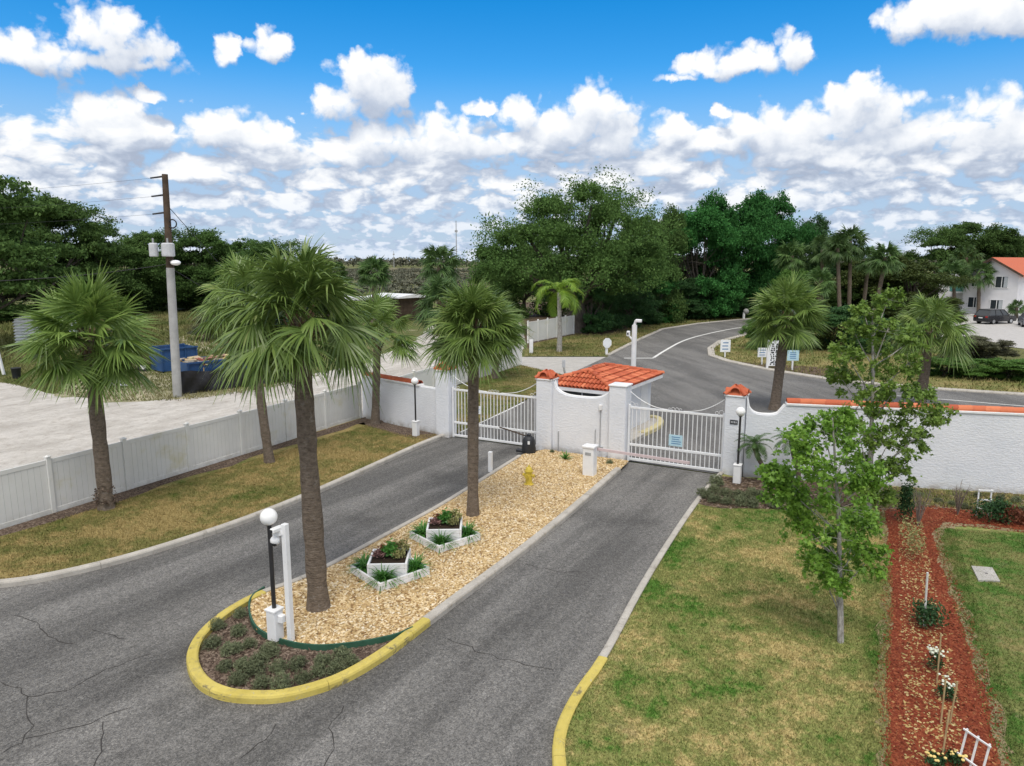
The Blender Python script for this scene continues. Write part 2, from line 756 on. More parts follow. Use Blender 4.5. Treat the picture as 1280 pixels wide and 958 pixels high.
def m_asphalt(name, lo, hi, ang, stain=.55):
    m, t = newmat(name)
    p = t.pos()
    big = t.noise(.28, 5, .6, p)
    st = t.mapping(t.mapping(p, rot=(0, 0, ang)), (1.5, .14, 1))
    streak = t.noise(.55, 5, .6, st)
    c = t.mix(t.sstep(streak, .36, .66), lo, hi)
    d1_ = t.sstep(big, .50, .70)
    c = t.mix(t.math('MULTIPLY', d1_, stain), c, tuple(x * .5 for x in lo))
    pale = t.sstep(t.noise(.55, 6, .62, t.mapping(p, (1, 1, 1), loc=(7, 3, 0))), .58, .74)
    c = t.mix(t.math('MULTIPLY', pale, .35), c, tuple(x * 1.35 for x in hi))
    sp1 = t.voro(75, p, out='Color')
    sb = t.node('ShaderNodeSeparateColor')
    t.l.new(sp1, sb.inputs[0])
    c = t.mix(.85, c, t.mix(sb.outputs[0], (.50, .50, .50), (1.42, 1.40, 1.36)), 'MULTIPLY')
    sp2 = t.node('ShaderNodeSeparateColor')
    t.l.new(t.voro(30, p, out='Color'), sp2.inputs[0])
    c = t.mix(.8, c, t.mix(sp2.outputs[1], (.66, .66, .66), (1.32, 1.31, 1.29)), 'MULTIPLY')
    mid = t.noise(9, 5, .7, p)
    c = t.mix(.8, c, t.ramp(mid, [(.3, (.72, .72, .72)), (.7, (1.22, 1.22, 1.22))]), 'MULTIPLY')
    hgt = t.math('ADD', t.voro(75, p), t.math('MULTIPLY', t.noise(20, 4, .6, p), .6))
    t.out(c, .88, t.bump(hgt, .5, .012), .25)
    return m


M['asphalt'] = m_asphalt('asphalt', (.110, .108, .105), (.195, .191, .185), R(30))
M['asphalt_back'] = m_asphalt('asphalt_back', (.13, .128, .126), (.20, .197, .192), R(-10), .3)


def m_grass(name, green, straw, soil, bal, soilamt=.3, ns=.35):
    m, t = newmat(name)
    p = t.pos()
    a = t.noise(ns, 6, .62, p)
    b = t.noise(ns * 4.5, 5, .65, t.mapping(p, loc=(3, 9, 0)))
    hf = t.noise(ns * 18, 5, .7, t.mapping(p, loc=(5, 2, 0)))
    f = t.math('ADD', t.math('MULTIPLY', a, .48), t.math('MULTIPLY', b, .30))
    f = t.math('ADD', f, t.math('MULTIPLY', hf, .22))
    f = t.lin(f, bal - .085, bal + .085)
    oliv = tuple((g_ * .55 + s_ * .45) * .97 for g_, s_ in zip(green, straw))
    c = t.ramp(f, [(.12, green), (.45, oliv), (.60, oliv), (.92, straw)])
    s = t.sstep(t.noise(ns * 2.2, 6, .7, t.mapping(p, loc=(13, 1, 0))), .58, .74)
    c = t.mix(t.math('MULTIPLY', s, soilamt), c, soil)
    fine = t.noise(26, 4, .75, p)
    c = t.mix(.9, c, t.ramp(fine, [(.28, (.5, .52, .45)), (.72, (1.4, 1.38, 1.3))]), 'MULTIPLY')
    i = t.island()
    c = t.mix(.8, c, t.mix(i, (.72, .74, .66), (1.28, 1.26, 1.2)), 'MULTIPLY')
    h = t.noise(45, 4, .7, p)
    t.out(c, .9, t.bump(h, .7, .03), .15)
    return m


M['lawn'] = m_grass('lawn', (.085, .185, .034), (.46, .375, .185), (.38, .31, .20), .492, .45, .42)
M['dry_lawn'] = m_grass('dry_lawn', (.120, .155, .042), (.37, .285, .135), (.13, .09, .055), .455, .35, .42)
M['green_lawn'] = m_grass('green_lawn', (.080, .165, .034), (.27, .24, .11), (.38, .31, .23), .52, .5, .75)
M['bare'] = m_grass('bare_soil_grass', (.14, .15, .06), (.34, .27, .18), (.36, .28, .21), .40, .55, .9)
M['lot_sand'] = m_grass('lot_sand', (.15, .16, .065), (.44, .40, .32), (.40, .35, .28), .455, .8, .6)
M['back_lawn'] = m_grass('back_lawn', (.10, .14, .036), (.27, .225, .11), (.13, .095, .06), .48, 1.1, .4)
M['field'] = m_grass('field', (.095, .125, .036), (.22, .20, .10), (.42, .37, .29), .50, .8, .09)
M['scrub_field'] = m_grass('scrub_field', (.13, .125, .07), (.24, .21, .15), (.30, .27, .22), .48, .5, .03)


def m_speck(name, stops, scale=30, bump=.8, rough=.9):
    m, t = newmat(name)
    p = t.pos()
    v = t.node('ShaderNodeTexVoronoi')
    v.inputs['Scale'].default_value = scale
    t.l.new(p, v.inputs['Vector'])
    s = t.node('ShaderNodeSeparateColor')
    t.l.new(v.outputs['Color'], s.inputs[0])
    c = t.ramp(s.outputs[0], stops)
    n = t.noise(.8, 5, .6, p)
    c = t.mix(.7, c, t.ramp(n, [(.3, (.75, .75, .75)), (.7, (1.15, 1.15, 1.15))]), 'MULTIPLY')
    t.out(c, rough, t.bump(v.outputs['Distance'], bump, .03), .2)
    return m


GRAV = [(0.0, (.22, .125, .05)), (.25, (.42, .28, .125)), (.55, (.56, .41, .205)), (.85, (.69, .55, .34)), (1.0, (.78, .70, .55))]
M['gravel_bed'] = m_speck('gravel_bed', GRAV, 22)
M['mulch_bed'] = m_speck('mulch_bed', [(0, (.05, .033, .024)), (.6, (.125, .088, .066)), (1, (.23, .18, .14))], 26)
M['red_mulch'] = m_speck('red_mulch', [(0, (.11, .022, .010)), (.6, (.22, .052, .020)), (1, (.30, .11, .05))], 26)
M['litter'] = m_speck('litter', [(0, (.05, .034, .022)), (.6, (.115, .08, .05)), (1, (.20, .15, .10))], 14)


def m_island(name, stops, rough=.8, spec=.25):
    m, t = newmat(name)
    c = t.ramp(t.island(), stops)
    n = t.noise(1.2, 4, .6, t.pos())
    c = t.mix(.6, c, t.ramp(n, [(.3, (.8, .8, .8)), (.7, (1.15, 1.15, 1.15))]), 'MULTIPLY')
    t.out(c, rough, None, spec)
    return m


M['stone'] = m_island('river_stone', GRAV)
M['chip'] = m_island('bark_chip', [(0, (.055, .035, .025)), (.6, (.14, .10, .075)), (1, (.27, .21, .16))])
M['red_chip'] = m_island('red_bark_chip', [(0, (.13, .02, .008)), (.6, (.21, .045, .017)), (.95, (.28, .08, .034)), (1, (.40, .24, .10))])
M['leaf_litter'] = m_island('fallen_leaf', [(0, (.30, .20, .07)), (.6, (.45, .34, .14)), (1, (.5, .42, .22))])


def m_sand():
    m, t = newmat('sand')
    p = t.pos()
    st = t.mapping(t.mapping(p, rot=(0, 0, R(27))), (1.0, .45, 1))
    a = t.noise(.7, 8, .78, st)
    b = t.noise(2.2, 6, .7, p)
    c = t.mix(t.sstep(a, .35, .65), (.40, .375, .34), (.57, .545, .505))
    c = t.mix(t.math('MULTIPLY', t.sstep(b, .50, .68), .6), c, (.30, .265, .225))
    c = t.mix(t.math('MULTIPLY', t.sstep(t.noise(11, 5, .75, p), .52, .70), .5), c, (.25, .21, .17))
    t.out(c, .95, t.bump(t.noise(9, 6, .75, p), .8, .06), .1)
    return m


M['sand'] = m_sand()


def m_concrete(name, a, b, dirt):
    m, t = newmat(name)
    p = t.pos()
    n = t.noise(1.6, 7, .68, p)
    c = t.ramp(n, [(.3, a), (.7, b)])
    d = t.sstep(t.noise(4.5, 6, .7, p), .52, .72)
    c = t.mix(t.math('MULTIPLY', d, .55), c, dirt)
    c = t.mix(.6, c, t.ramp(t.noise(50, 3, .7, p), [(.3, (.75, .75, .75)), (.7, (1.2, 1.2, 1.2))]), 'MULTIPLY')
    t.out(c, .9, t.bump(t.noise(35, 4, .7, p), .4, .01), .2)
    return m


M['concrete'] = m_concrete('concrete', (.36, .335, .295), (.51, .48, .43), (.17, .15, .12))
M['apron'] = m_concrete('apron_concrete', (.36, .345, .32), (.48, .465, .44), (.28, .26, .23))
M['yellow_kerb'] = m_concrete('yellow_kerb_paint', (.46, .37, .085), (.61, .50, .14), (.20, .175, .115))
M['yellow_kerb'] = None
m_, t_ = newmat('yellow_kerb_paint_worn')
p_ = t_.pos()
c_ = t_.ramp(t_.noise(1.6, 7, .68, p_), [(.3, (.46, .37, .085)), (.7, (.61, .50, .14))])
c_ = t_.mix(t_.math('MULTIPLY', t_.sstep(t_.noise(5, 7, .72, p_), .50, .70), .5), c_, (.25, .215, .12))
c_ = t_.mix(t_.math('MULTIPLY', t_.sstep(t_.noise(2.2, 5, .6, t_.mapping(p_, (1, 1, 3), loc=(2, 7, 1)), .6), .58, .64), .75), c_, (.12, .11, .09))
c_ = t_.mix(t_.math('MULTIPLY', t_.sstep(t_.noise(11, 5, .7, t_.mapping(p_, loc=(9, 3, 4))), .62, .68), .8), c_, (.40, .38, .34))
t_.out(c_, .85, t_.bump(t_.noise(35, 4, .7, p_), .5, .012), .2)
M['yellow_kerb'] = m_
M['faded_yellow'] = m_concrete('faded_yellow_paint', (.50, .43, .22), (.60, .53, .31), (.30, .27, .19))
M['line_paint'] = m_concrete('road_paint', (.60, .60, .58), (.74, .74, .72), (.38, .37, .35))
M['crack'] = m_plain('crack_tar', (.055, .052, .050), .9, .1)
M['court'] = m_concrete('court_paint', (.25, .29, .36), (.38, .38, .42), (.42, .28, .27))
M['lot'] = m_concrete('lot_paving', (.40, .385, .37), (.50, .485, .47), (.32, .30, .28))


def m_stucco():
    m, t = newmat('white_stucco')
    p = t.objco()
    n = t.noise(.7, 6, .65, p)
    c = t.ramp(n, [(.3, (.66, .68, .72)), (.7, (.76, .77, .80))])
    sep_ = t.node('ShaderNodeSeparateXYZ')
    t.l.new(p, sep_.inputs[0])
    low = t.math('SUBTRACT', 1.0, t.sstep(sep_.outputs[2], 0.02, .38))
    d = t.math('MULTIPLY', low, t.sstep(t.noise(3.0, 6, .7, p), .36, .60))
    c = t.mix(t.math('MULTIPLY', d, .75), c, (.40, .36, .31))
    sx = t.mapping(p, (5, 5, .35))
    run = t.sstep(t.noise(1.5, 6, .7, sx), .57, .75)
    c = t.mix(t.math('MULTIPLY', run, .26), c, (.46, .46, .44))
    tr = t.mapping(p, (1.0, 1.0, 2.2))
    hh = t.math('ADD', t.math('MULTIPLY', t.sstep(t.noise(8.0, 5, .6, tr, .5), .42, .60), 1.0), t.math('MULTIPLY', t.noise(40, 4, .7, p), .4))
    t.out(c, .85, t.bump(hh, .32, .018), .2)
    return m


M['stucco'] = m_stucco()
M['white'] = m_plain('white_paint', (.77, .775, .78), .45, .4, var=.05, scale=3, dirt=(.50, .47, .42), dirt_amt=.35)
M['white_metal'] = m_plain('white_metal', (.78, .785, .79), .35, .5, var=.04, scale=4, dirt=(.55, .50, .44), dirt_amt=.3)
M['white_wood'] = m_plain('white_board', (.74, .745, .75), .5, .3, var=.06, scale=5, bump=.1, dirt=(.55, .52, .48), dirt_amt=.2)


def m_vinyl():
    m, t = newmat('white_vinyl')
    p = t.pos()
    n = t.noise(.5, 6, .65, p)
    c = t.ramp(n, [(.3, (.63, .63, .605)), (.7, (.75, .748, .725))])
    st = t.sstep(t.noise(.7, 5, .6, t.mapping(p, (1, 1, 1.2), loc=(4, 1, 8))), .56, .74)
    c = t.mix(t.math('MULTIPLY', st, .6), c, (.54, .50, .29))
    sep_ = t.node('ShaderNodeSeparateXYZ')
    t.l.new(p, sep_.inputs[0])
    low = t.math('SUBTRACT', 1.0, t.sstep(sep_.outputs[2], .08, .5))
    c = t.mix(t.math('MULTIPLY', t.math('MULTIPLY', low, t.sstep(t.noise(4, 5, .7, p), .4, .6)), .4), c, (.38, .36, .30))
    t.out(c, .4, None, .4)
    return m


M['vinyl'] = m_vinyl()


def m_terracotta():
    m, t = newmat('terracotta')
    i = t.island()
    p = t.objco()
    c = t.ramp(i, [(0, (.38, .085, .038)), (.5, (.50, .120, .052)), (1, (.62, .20, .095))])
    c = t.mix(t.math('MULTIPLY', t.sstep(t.noise(4, 6, .7, p), .5, .7), .45), c, (.28, .08, .045))
    t.out(c, .7, t.bump(t.noise(30, 4, .6, p), .3, .01), .3)
    return m


M['terracotta'] = m_terracotta()
M['black'] = m_plain('black_plastic', (.022, .024, .028), .5, .4, var=.2)
M['black_pole'] = m_plain('black_pole', (.025, .024, .026), .4, .5)
M['tarp'] = m_plain('black_tarp', (.018, .018, .021), .45, .35, var=.3, bump=.2)
M['yellow'] = m_plain('hydrant_yellow', (.62, .47, .06), .5, .4, var=.15, scale=9, dirt=(.25, .17, .06))
M['yellow_bag'] = m_plain('yellow_bag', (.60, .50, .22), .7, .2, var=.15)
M['green_edge'] = m_plain('green_edging', (.035, .105, .065), .6, .3, var=.15)
M['blue'] = m_plain('blue_steel', (.022, .075, .20), .5, .4, var=.2, scale=2, dirt=(.08, .07, .06))
M['wood'] = m_plain('bare_wood', (.34, .25, .14), .8, .2, var=.2, bump=.2)
M['pole_wood'] = m_plain('pole_wood', (.085, .062, .045), .9, .15, var=.3, scale=2, bump=.3)
M['pole_grey'] = m_plain('pole_grey', (.36, .36, .35), .8, .2, var=.12, scale=2)
M['steel'] = m_plain('grey_steel', (.50, .51, .53), .4, .5, var=.08)
M['grey'] = m_plain('grey_plastic', (.34, .35, .36), .5, .4)
M['wire'] = m_plain('wire', (.03, .03, .032), .5, .3)
M['sign_blue'] = m_plain('sign_face_blue', (.46, .66, .74), .4, .4, var=.05)
M['sign_white'] = m_plain('sign_face_white', (.78, .80, .81), .4, .4, var=.05)
M['ink_blue'] = m_plain('sign_ink_blue', (.10, .22, .42), .5, .3)
M['ink'] = m_plain('sign_ink', (.03, .03, .035), .5, .3)
M['glass'] = m_plain('window_glass', (.030, .038, .045), .08, .6, var=.1)
M['blind'] = m_plain('window_blind', (.42, .45, .47), .6, .3)
M['house'] = m_plain('house_stucco', (.68, .675, .69), .85, .2, var=.05, scale=.8)
M['teal'] = m_plain('teal_paint', (.10, .28, .27), .6, .3)
M['brass'] = m_plain('brass', (.45, .33, .10), .4, .5)
M['pink_arm'] = m_plain('barrier_arm_paint', (.62, .50, .50), .5, .4, var=.08)
M['pipe'] = m_plain('pvc_pipe', (.66, .66, .64), .5, .4)
M['stake'] = m_plain('garden_stake', (.40, .30, .16), .8, .2, var=.15)
M['soil'] = m_plain('potting_soil', (.04, .028, .02), .95, .1, var=.3, scale=14, bump=.6)
M['tyre'] = m_plain('tyre_rubber', (.025, .025, .026), .85, .2)
M['rim'] = m_plain('wheel_rim', (.52, .53, .55), .3, .5, metal=.6)
M['suv_paint'] = m_plain('dark_car_paint', (.030, .030, .034), .22, .6, var=.05)
M['grey_paint'] = m_plain('grey_car_paint', (.17, .185, .21), .25, .6, var=.05)
M['red_lens'] = m_plain('red_lens', (.35, .02, .02), .2, .5)
M['flower_white'] = m_plain('white_petal', (.66, .70, .58), .7, .2)
M['flower_yellow'] = m_plain('yellow_petal', (.75, .58, .22), .7, .2)
M['debris'] = m_island('debris', [(0, (.30, .20, .11)), (.3, (.50, .40, .26)), (.55, (.55, .53, .48)), (.75, (.42, .12, .08)), (.88, (.55, .45, .12)), (1, (.72, .72, .70))])

m_, t_ = newmat('lamp_globe')
t_.out((.86, .86, .85), .25, None, .5)
M['globe'] = m_


def m_bark(name, a, b, ring=0.0, sc_=5):
    m, t = newmat(name)
    p = t.objco()
    n = t.noise(sc_, 6, .7, t.mapping(p, (1, 1, .4 if not ring else 1.6)))
    c = t.ramp(n, [(.28, a), (.72, b)])
    h = n
    if ring:
        wv = t.node('ShaderNodeTexWave', wave_type='BANDS', bands_direction='Z')
        wv.inputs['Scale'].default_value = ring
        wv.inputs['Distortion'].default_value = 7.5
        wv.inputs['Detail'].default_value = 4
        wv.inputs['Detail Scale'].default_value = 2.2
        t.l.new(p, wv.inputs['Vector'])
        c = t.mix(.12, c, t.ramp(wv.outputs['Fac'], [(.1, (.62, .6, .58)), (.7, (1.15, 1.15, 1.15))]), 'MULTIPLY')
        li = t.sstep(t.noise(6, 6, .75, p), .56, .66)
        c = t.mix(t.math('MULTIPLY', li, .45), c, (.30, .27, .24))
        h = t.math('ADD', n, t.math('MULTIPLY', wv.outputs['Fac'], .2))
    t.out(c, .95, t.bump(h, .9, .03), .1)
    return m


M['palm_bark'] = m_bark('palm_bark', (.085, .066, .050), (.235, .19, .150), 5.5, 9)
M['oak_bark'] = m_bark('oak_bark', (.055, .045, .038), (.15, .13, .11))
M['maple_bark'] = m_bark('maple_bark', (.13, .115, .10), (.56, .54, .50), 0, 16)
M['boot'] = m_bark('dead_leaf_base', (.07, .045, .028), (.20, .14, .085))

M['sabal'] = m_leaf('sabal_frond', (.080, .148, .028), (.210, .305, .072), (.42, .44, .18), .38, .22, .4, 1.0)
M['sabal_far'] = m_leaf('sabal_frond_far', (.045, .098, .028), (.105, .185, .052), (.20, .25, .09), .5, .22, .3, 1.0)
M['feather'] = m_leaf('feather_frond', (.11, .23, .020), (.24, .37, .040), (.36, .42, .09), .45, .3, .35)
M['pygmy'] = m_leaf('pygmy_frond', (.05, .115, .03), (.10, .19, .05), None, .45, .25, .35)
M['oak'] = m_leaf('oak_leaf', (.052, .105, .030), (.112, .20, .054), (.18, .26, .085), .75, .35, .1, .25)
M['oak_dark'] = m_leaf('oak_leaf_dark', (.048, .095, .028), (.105, .18, .050), (.165, .24, .075), .75, .32, .1, .25)
M['emerald'] = m_leaf('emerald_leaf', (.032, .125, .034), (.075, .235, .058), (.14, .31, .08), .7, .35, .12, .25)
M['olive'] = m_leaf('olive_leaf', (.035, .058, .014), (.080, .108, .026), (.13, .14, .045), .6, .2, .2, .4)
M['hedge'] = m_leaf('hedge_leaf', (.028, .082, .028), (.066, .155, .046), (.12, .21, .062), .55, .2, .25, .4)
M['brightshrub'] = m_leaf('bright_shrub_leaf', (.075, .17, .03), (.145, .28, .055), (.23, .35, .09), .55, .25, .25, .6)
M['greyshrub'] = m_leaf('grey_shrub_leaf', (.085, .095, .055), (.16, .16, .10), (.23, .21, .15), .8, .15, .1, .6)
M['maple'] = m_leaf('maple_leaf', (.09, .20, .024), (.20, .36, .048), (.38, .50, .12), .5, .32, .3, .8)
M['maple_b'] = m_leaf('maple_leaf_olive', (.085, .160, .026), (.180, .275, .050), (.31, .36, .11), .5, .32, .3, .8)
M['juniper'] = m_leaf('bed_shrub_leaf', (.10, .125, .065), (.21, .235, .135), (.34, .345, .24), .8, .15, .15, 2.5)
M['dk_shrub'] = m_leaf('dark_shrub_leaf', (.022, .060, .022), (.045, .105, .035), (.07, .14, .05), .6, .2, .25, 2)
M['lirio'] = m_leaf('strap_leaf', (.045, .15, .026), (.095, .27, .045), (.15, .33, .07), .45, .25, .35, 3)
M['succ_pink'] = m_leaf('pink_succulent', (.17, .085, .085), (.30, .17, .15), None, .6, .1, .3, 4)
M['succ_yel'] = m_leaf('yellow_succulent', (.17, .19, .06), (.32, .30, .13), None, .6, .15, .3, 4)
M['twig'] = m_plain('dry_twig', (.20, .165, .14), .9, .1)
M['red_leaf'] = m_leaf('red_leaf', (.11, .030, .018), (.22, .075, .04), (.15, .16, .06), .6, .2, .2, 2)
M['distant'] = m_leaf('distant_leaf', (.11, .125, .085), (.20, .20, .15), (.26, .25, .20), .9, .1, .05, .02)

# ================================================================== SETTING
BIG = 4000
sheet('ground', [(-BIG, -200), (BIG, -200), (BIG, BIG), (-BIG, BIG)], -.03, M['field'])
sheet('scrub_field', [G(430, 352), G(600, 352), (60, 700), (-140, 700)], -.02, M['scrub_field'])

# driveway apron, both lanes under the island
left_edge = [G(*p) for p in [(0, 737), (75, 724), (160, 703), (240, 678), (320, 650), (400, 617), (470, 585), (530, 557), (562, 545)]]
right_edge = [G(*p) for p in [(899, 594), (885, 608), (858, 642), (800, 731), (748, 829), (718, 868), (700, 900), (690, 930), (690, 960)]]
right_ext = [(.62, 8.6), (1.2, 7.4), (2.6, 6.3), (5.5, 5.6), (30, 5.2)]
left_ext = [(-40, 13.6), (-22, 14.6), (-14.5, 15.3)]
LE = [tuple(p) for p in smooth_path(left_ext + left_edge, 2)]
RE = [tuple(p) for p in smooth_path(right_edge + right_ext, 2)]
sheet('driveway', [(30, -20), (-40, -20)][::-1] + RE[::-1] + LE[::-1], 0.0, M['asphalt'])

isl_l = [G(*p) for p in [(647, 573), (590, 609), (540, 640), (480, 672), (420, 705), (372, 729), (322, 745), (278, 769), (246, 797), (232, 823), (235, 846), (249, 865), (278, 878), (316, 881), (351, 880), (389, 871), (425, 859), (462, 839), (500, 813), (537, 783), (600, 735), (660, 690), (720, 640), (776, 590)]]
ISL = [tuple(p) for p in smooth_path(isl_l, 3)]
back_road = [G(*p) for p in [(571, 543), (602, 529), (633, 514), (668, 495), (706, 470), (762, 445), (797, 427), (830, 412), (875, 405), (927, 400), (1010, 395), (1010, 409), (927, 419), (897, 427), (884, 436), (885, 445), (905, 452), (942, 460), (980, 467), (1053, 478), (1171, 488), (1280, 495), (1500, 512), (1500, 570), (1280, 552), (1000, 566)]]
back_road += [(7.95, 24.9)] + [G(899, 593), G(562, 544)]
sheet('road', back_road, 0.004, M['asphalt_back'])
# white lane line and stop line on the road
def stripe(name, pts, w, z, mat):
    mb = MB()
    P = resample(smooth_path(pts, 2), .6)
    T = np.gradient(P, axis=0)
    T /= np.linalg.norm(T, axis=1)[:, None]
    N_ = np.stack([-T[:, 1], T[:, 0]], 1)
    vs, fs = [], []
    for i, (p, nn) in enumerate(zip(P, N_)):
        vs += [(p[0] - nn[0] * w / 2, p[1] - nn[1] * w / 2, z), (p[0] + nn[0] * w / 2, p[1] + nn[1] * w / 2, z)]
        if i:
            fs.append((2 * i - 2, 2 * i, 2 * i + 1, 2 * i - 1))
    mb.add(vs, fs)
    o = mb.build(name, mat)
    o['kind'] = 'structure'
    return o


stripe('lane_line', [G(*p) for p in [(817, 447.5), (830, 439), (855, 425), (890, 416), (927, 409), (985, 404)]], .22, .010, M['line_paint'])
stripe('stop_line', [G(*p) for p in [(780, 448), (817, 448)]], .30, .010, M['line_paint'])
stripe('edge_line', [G(*p) for p in [(1120, 495), (1160, 498), (1280, 508), (1400, 518)]], .14, .010, M['line_paint'])
stripe('exit_line', [G(*p) for p in [(575, 541), (602, 528), (633, 514), (655, 503)]], .12, .016, M['line_paint'])

for pts in [[(0, 853), (22, 859), (34, 872), (62, 867), (94, 861), (125, 841), (150, 832), (187, 817)],
            [(34, 872), (31, 887), (41, 906), (31, 925), (0, 942)],
            [(31, 925), (78, 912), (125, 900), (159, 884)],
            [(130, 901), (126, 922), (131, 937), (120, 960)],
            [(19, 769), (41, 775), (56, 790), (75, 803), (92, 804)],
            [(116, 787), (137, 794), (156, 800)],
            [(560, 800), (600, 815), (640, 826), (692, 838)],
            [(300, 950), (330, 925), (352, 905)], [(405, 958), (420, 930), (412, 905), (430, 884)],
            [(655, 705), (700, 716), (735, 715)]]:
    P = resample([G(*p) for p in pts], .18)
    P = P + rng.normal(0, .028, P.shape)
    mb = MB()
    vs, fs = [], []
    T = np.gradient(P, axis=0)
    T /= np.linalg.norm(T, axis=1)[:, None]
    for i, p in enumerate(P):
        wv_ = rng.uniform(.004, .012)
        nn = (-T[i][1] * wv_, T[i][0] * wv_)
        vs += [(p[0] - nn[0], p[1] - nn[1], .004), (p[0] + nn[0], p[1] + nn[1], .004)]
        if i:
            fs.append((2 * i - 2, 2 * i, 2 * i + 1, 2 * i - 1))
    mb.add(vs, fs)
    o = mb.build('pavement_crack', M['crack'])
    o['kind'] = 'structure'

apron = [G(*p) for p in [(600, 443), (655, 446.5), (758, 446.5), (735, 457), (707, 470), (690, 466), (651, 457.5), (600, 462)]]
sheet('concrete_drive', apron, .008, M['apron'])

sandp = [(-120, 46), (-70, 42)] + [G(*p) for p in [(-60, 476), (0, 478), (40, 484), (64, 491), (94, 498), (143, 502), (225, 498), (320, 487), (360, 475), (452, 455), (520, 425), (545, 402), (560, 390), (640, 385), (715, 400), (717, 417), (660, 429), (645, 446), (650, 458), (583, 479), (456, 524), (148, 625), (0, 667), (-120, 700)]] + [(-40, 16)]
sandp = rough(sandp, .25, 1.2)
sheet('sand_road', sandp, -.012, M['sand'])

sheet('sandy_lot', rough([G(*p) for p in [(58, 492), (96, 498), (143, 503), (225, 499), (330, 486), (330, 476), (240, 470), (235, 452), (180, 446), (120, 455), (90, 474)]], .35, .8), -.008, M['lot_sand'])
sheet('sandy_lot', rough([G(*p) for p in [(230, 440), (300, 436), (330, 420), (290, 405), (250, 412), (225, 425)]], .6, 1.5), -.018, M['lot_sand'])
# grass strip between vinyl fence and left lane
strip = LE[:] + [G(544, 541), G(456, 521), G(300, 570), G(148, 625), G(0, 667)] + [(-18, 12.9 + 4.2), (-40, 15.5)]
strip_poly = [p for p in LE if p[0] > -24] + [(-3.6, 30.3), (-7.3, 33.6), (-12.52, 21.95), (-14.32, 18.7), (-15.9, 15.9), (-24, 16.0)]
sheet('grass_strip', strip_poly, .085, M['dry_lawn'])
fl0, fl1 = np.array([-15.6, 16.5]), np.array([-7.0, 33.6])
mul = []
for i in range(16):
    t = i / 15
    p = fl0 + (fl1 - fl0) * t
    mul.append((p[0] + .55 + rng.uniform(-.12, .25), p[1] - .25))
sheet('fence_mulch', mul + [(-3.3, 30.3), (-3.0, 29.6), (-3.2, 29.3), (-5.2, 30.6), (-6.6, 31.9), (-7.0, 33.7)][3:] + [(-7.0, 33.7), (-15.6, 16.4)], .090, M['mulch_bed'])
sheet('wall_mulch', [(-7.2, 33.6), (-6.6, 31.8), (-4.6, 29.8), (-3.4, 29.3), (-2.95, 29.75), (-3.3, 30.3)], .094, M['mulch_bed'])

# lawn right of the right lane
lawn_poly = [p for p in RE if p[0] < 29] + [(29, 5.4), (40, 20), (17, 22.0), (8.4, 24.0), (7.75, 24.0)]
sheet('lawn', lawn_poly, .085, M['lawn'])
green_poly = [G(*p) for p in [(1174, 664), (1172, 690), (1190, 745), (1214, 811), (1246, 930), (1262, 1000)]] + [(13, 7.5), (28, 9), (28, 19.2), G(1280, 670)]
sheet('side_lawn', rough(green_poly, .03), .089, M['green_lawn'])
wb = [(7.75, 24.0), (16.4, 22.1), (30, 19.2), (30, 17.5)] + [G(*p) for p in [(1280, 652), (1170, 640), (1108, 645), (1075, 634), (1000, 642), (955, 640), (900, 640), (868, 633), (884, 611), (896, 598)]]
wb = rough(wb, .05)
sheet('wall_bed', wb, .093, M['litter'])
redp = [G(*p) for p in [(1107, 640), (1170, 638), (1280, 651)]] + [(22, 17.4), (22, 16.5)] + [G(*p) for p in [(1280, 668), (1230, 660), (1178, 658), (1166, 672), (1172, 700), (1190, 752), (1210, 815), (1228, 880), (1248, 965), (1262, 1030), (1112, 1030), (1112, 960), (1108, 860), (1113, 770), (1110, 700)]]
soilp = np.array(redp)
cen_ = soilp.mean(0)
soilp = [G(*p) for p in [(1100, 638), (1170, 636), (1280, 650)]] + [(22, 17.5), (22, 16.3)] + [G(*p) for p in [(1280, 671), (1232, 664), (1184, 663), (1176, 674), (1184, 702), (1204, 752), (1226, 815), (1244, 880), (1264, 965), (1278, 1030), (1094, 1030), (1098, 960), (1095, 860), (1103, 770), (1101, 700)]]
sheet('bare_soil', rough(soilp, .09, .2, 5), .0955, M['bare'])
redp = rough(redp, .05, .25)
sheet('red_mulch_path', redp, .0995, M['red_mulch'])

# island fill
isl_np = np.array(ISL)
bed_edge = [G(*p) for p in [(331, 741), (314, 752), (311, 768), (316, 786), (326, 797), (345, 806), (372, 813), (401, 816), (442, 812), (470, 807), (497, 801), (516, 792)]]
BE = [tuple(p) for p in smooth_path(bed_edge, 2)]
# split the island outline at the two ends of the edging
def near(pt, arr):
    return int(np.argmin(np.linalg.norm(np.array(arr) - np.array(pt), axis=1)))


ia, ib = near(BE[0], ISL), near(BE[-1], ISL)
mulch_poly = ISL[ia:ib + 1] + BE[::-1]
grav_poly = ISL[:ia + 1] + BE + ISL[ib:] + [(4.35, 26.0), (1.3, 27.6)]
sheet('gravel_bed', grav_poly, .105, M['gravel_bed'])
sheet('mulch_bed', mulch_poly, .035, M['mulch_bed'])
iy0, iy1 = near(G(322, 745), ISL), near(G(537, 783), ISL)
kerb('island_kerb', ISL[:iy0 + 1], M['concrete'], side=1, w=.16)
kerb('yellow_kerb', ISL[iy0:iy1 + 1], M['yellow_kerb'], side=1, w=.21, h=.15, seg=2.2)
kerb('island_kerb', ISL[iy1:], M['concrete'], side=1, w=.22)
kerb('driveway_kerb', [p for p in LE if p[0] > -24], M['concrete'], side=1, w=.2)
ry = near(G(748, 829), RE)
kerb('driveway_kerb', RE[:ry + 1], M['concrete'], side=1, w=.17)
kerb('yellow_kerb', RE[ry:], M['yellow_kerb'], side=1, w=.2)
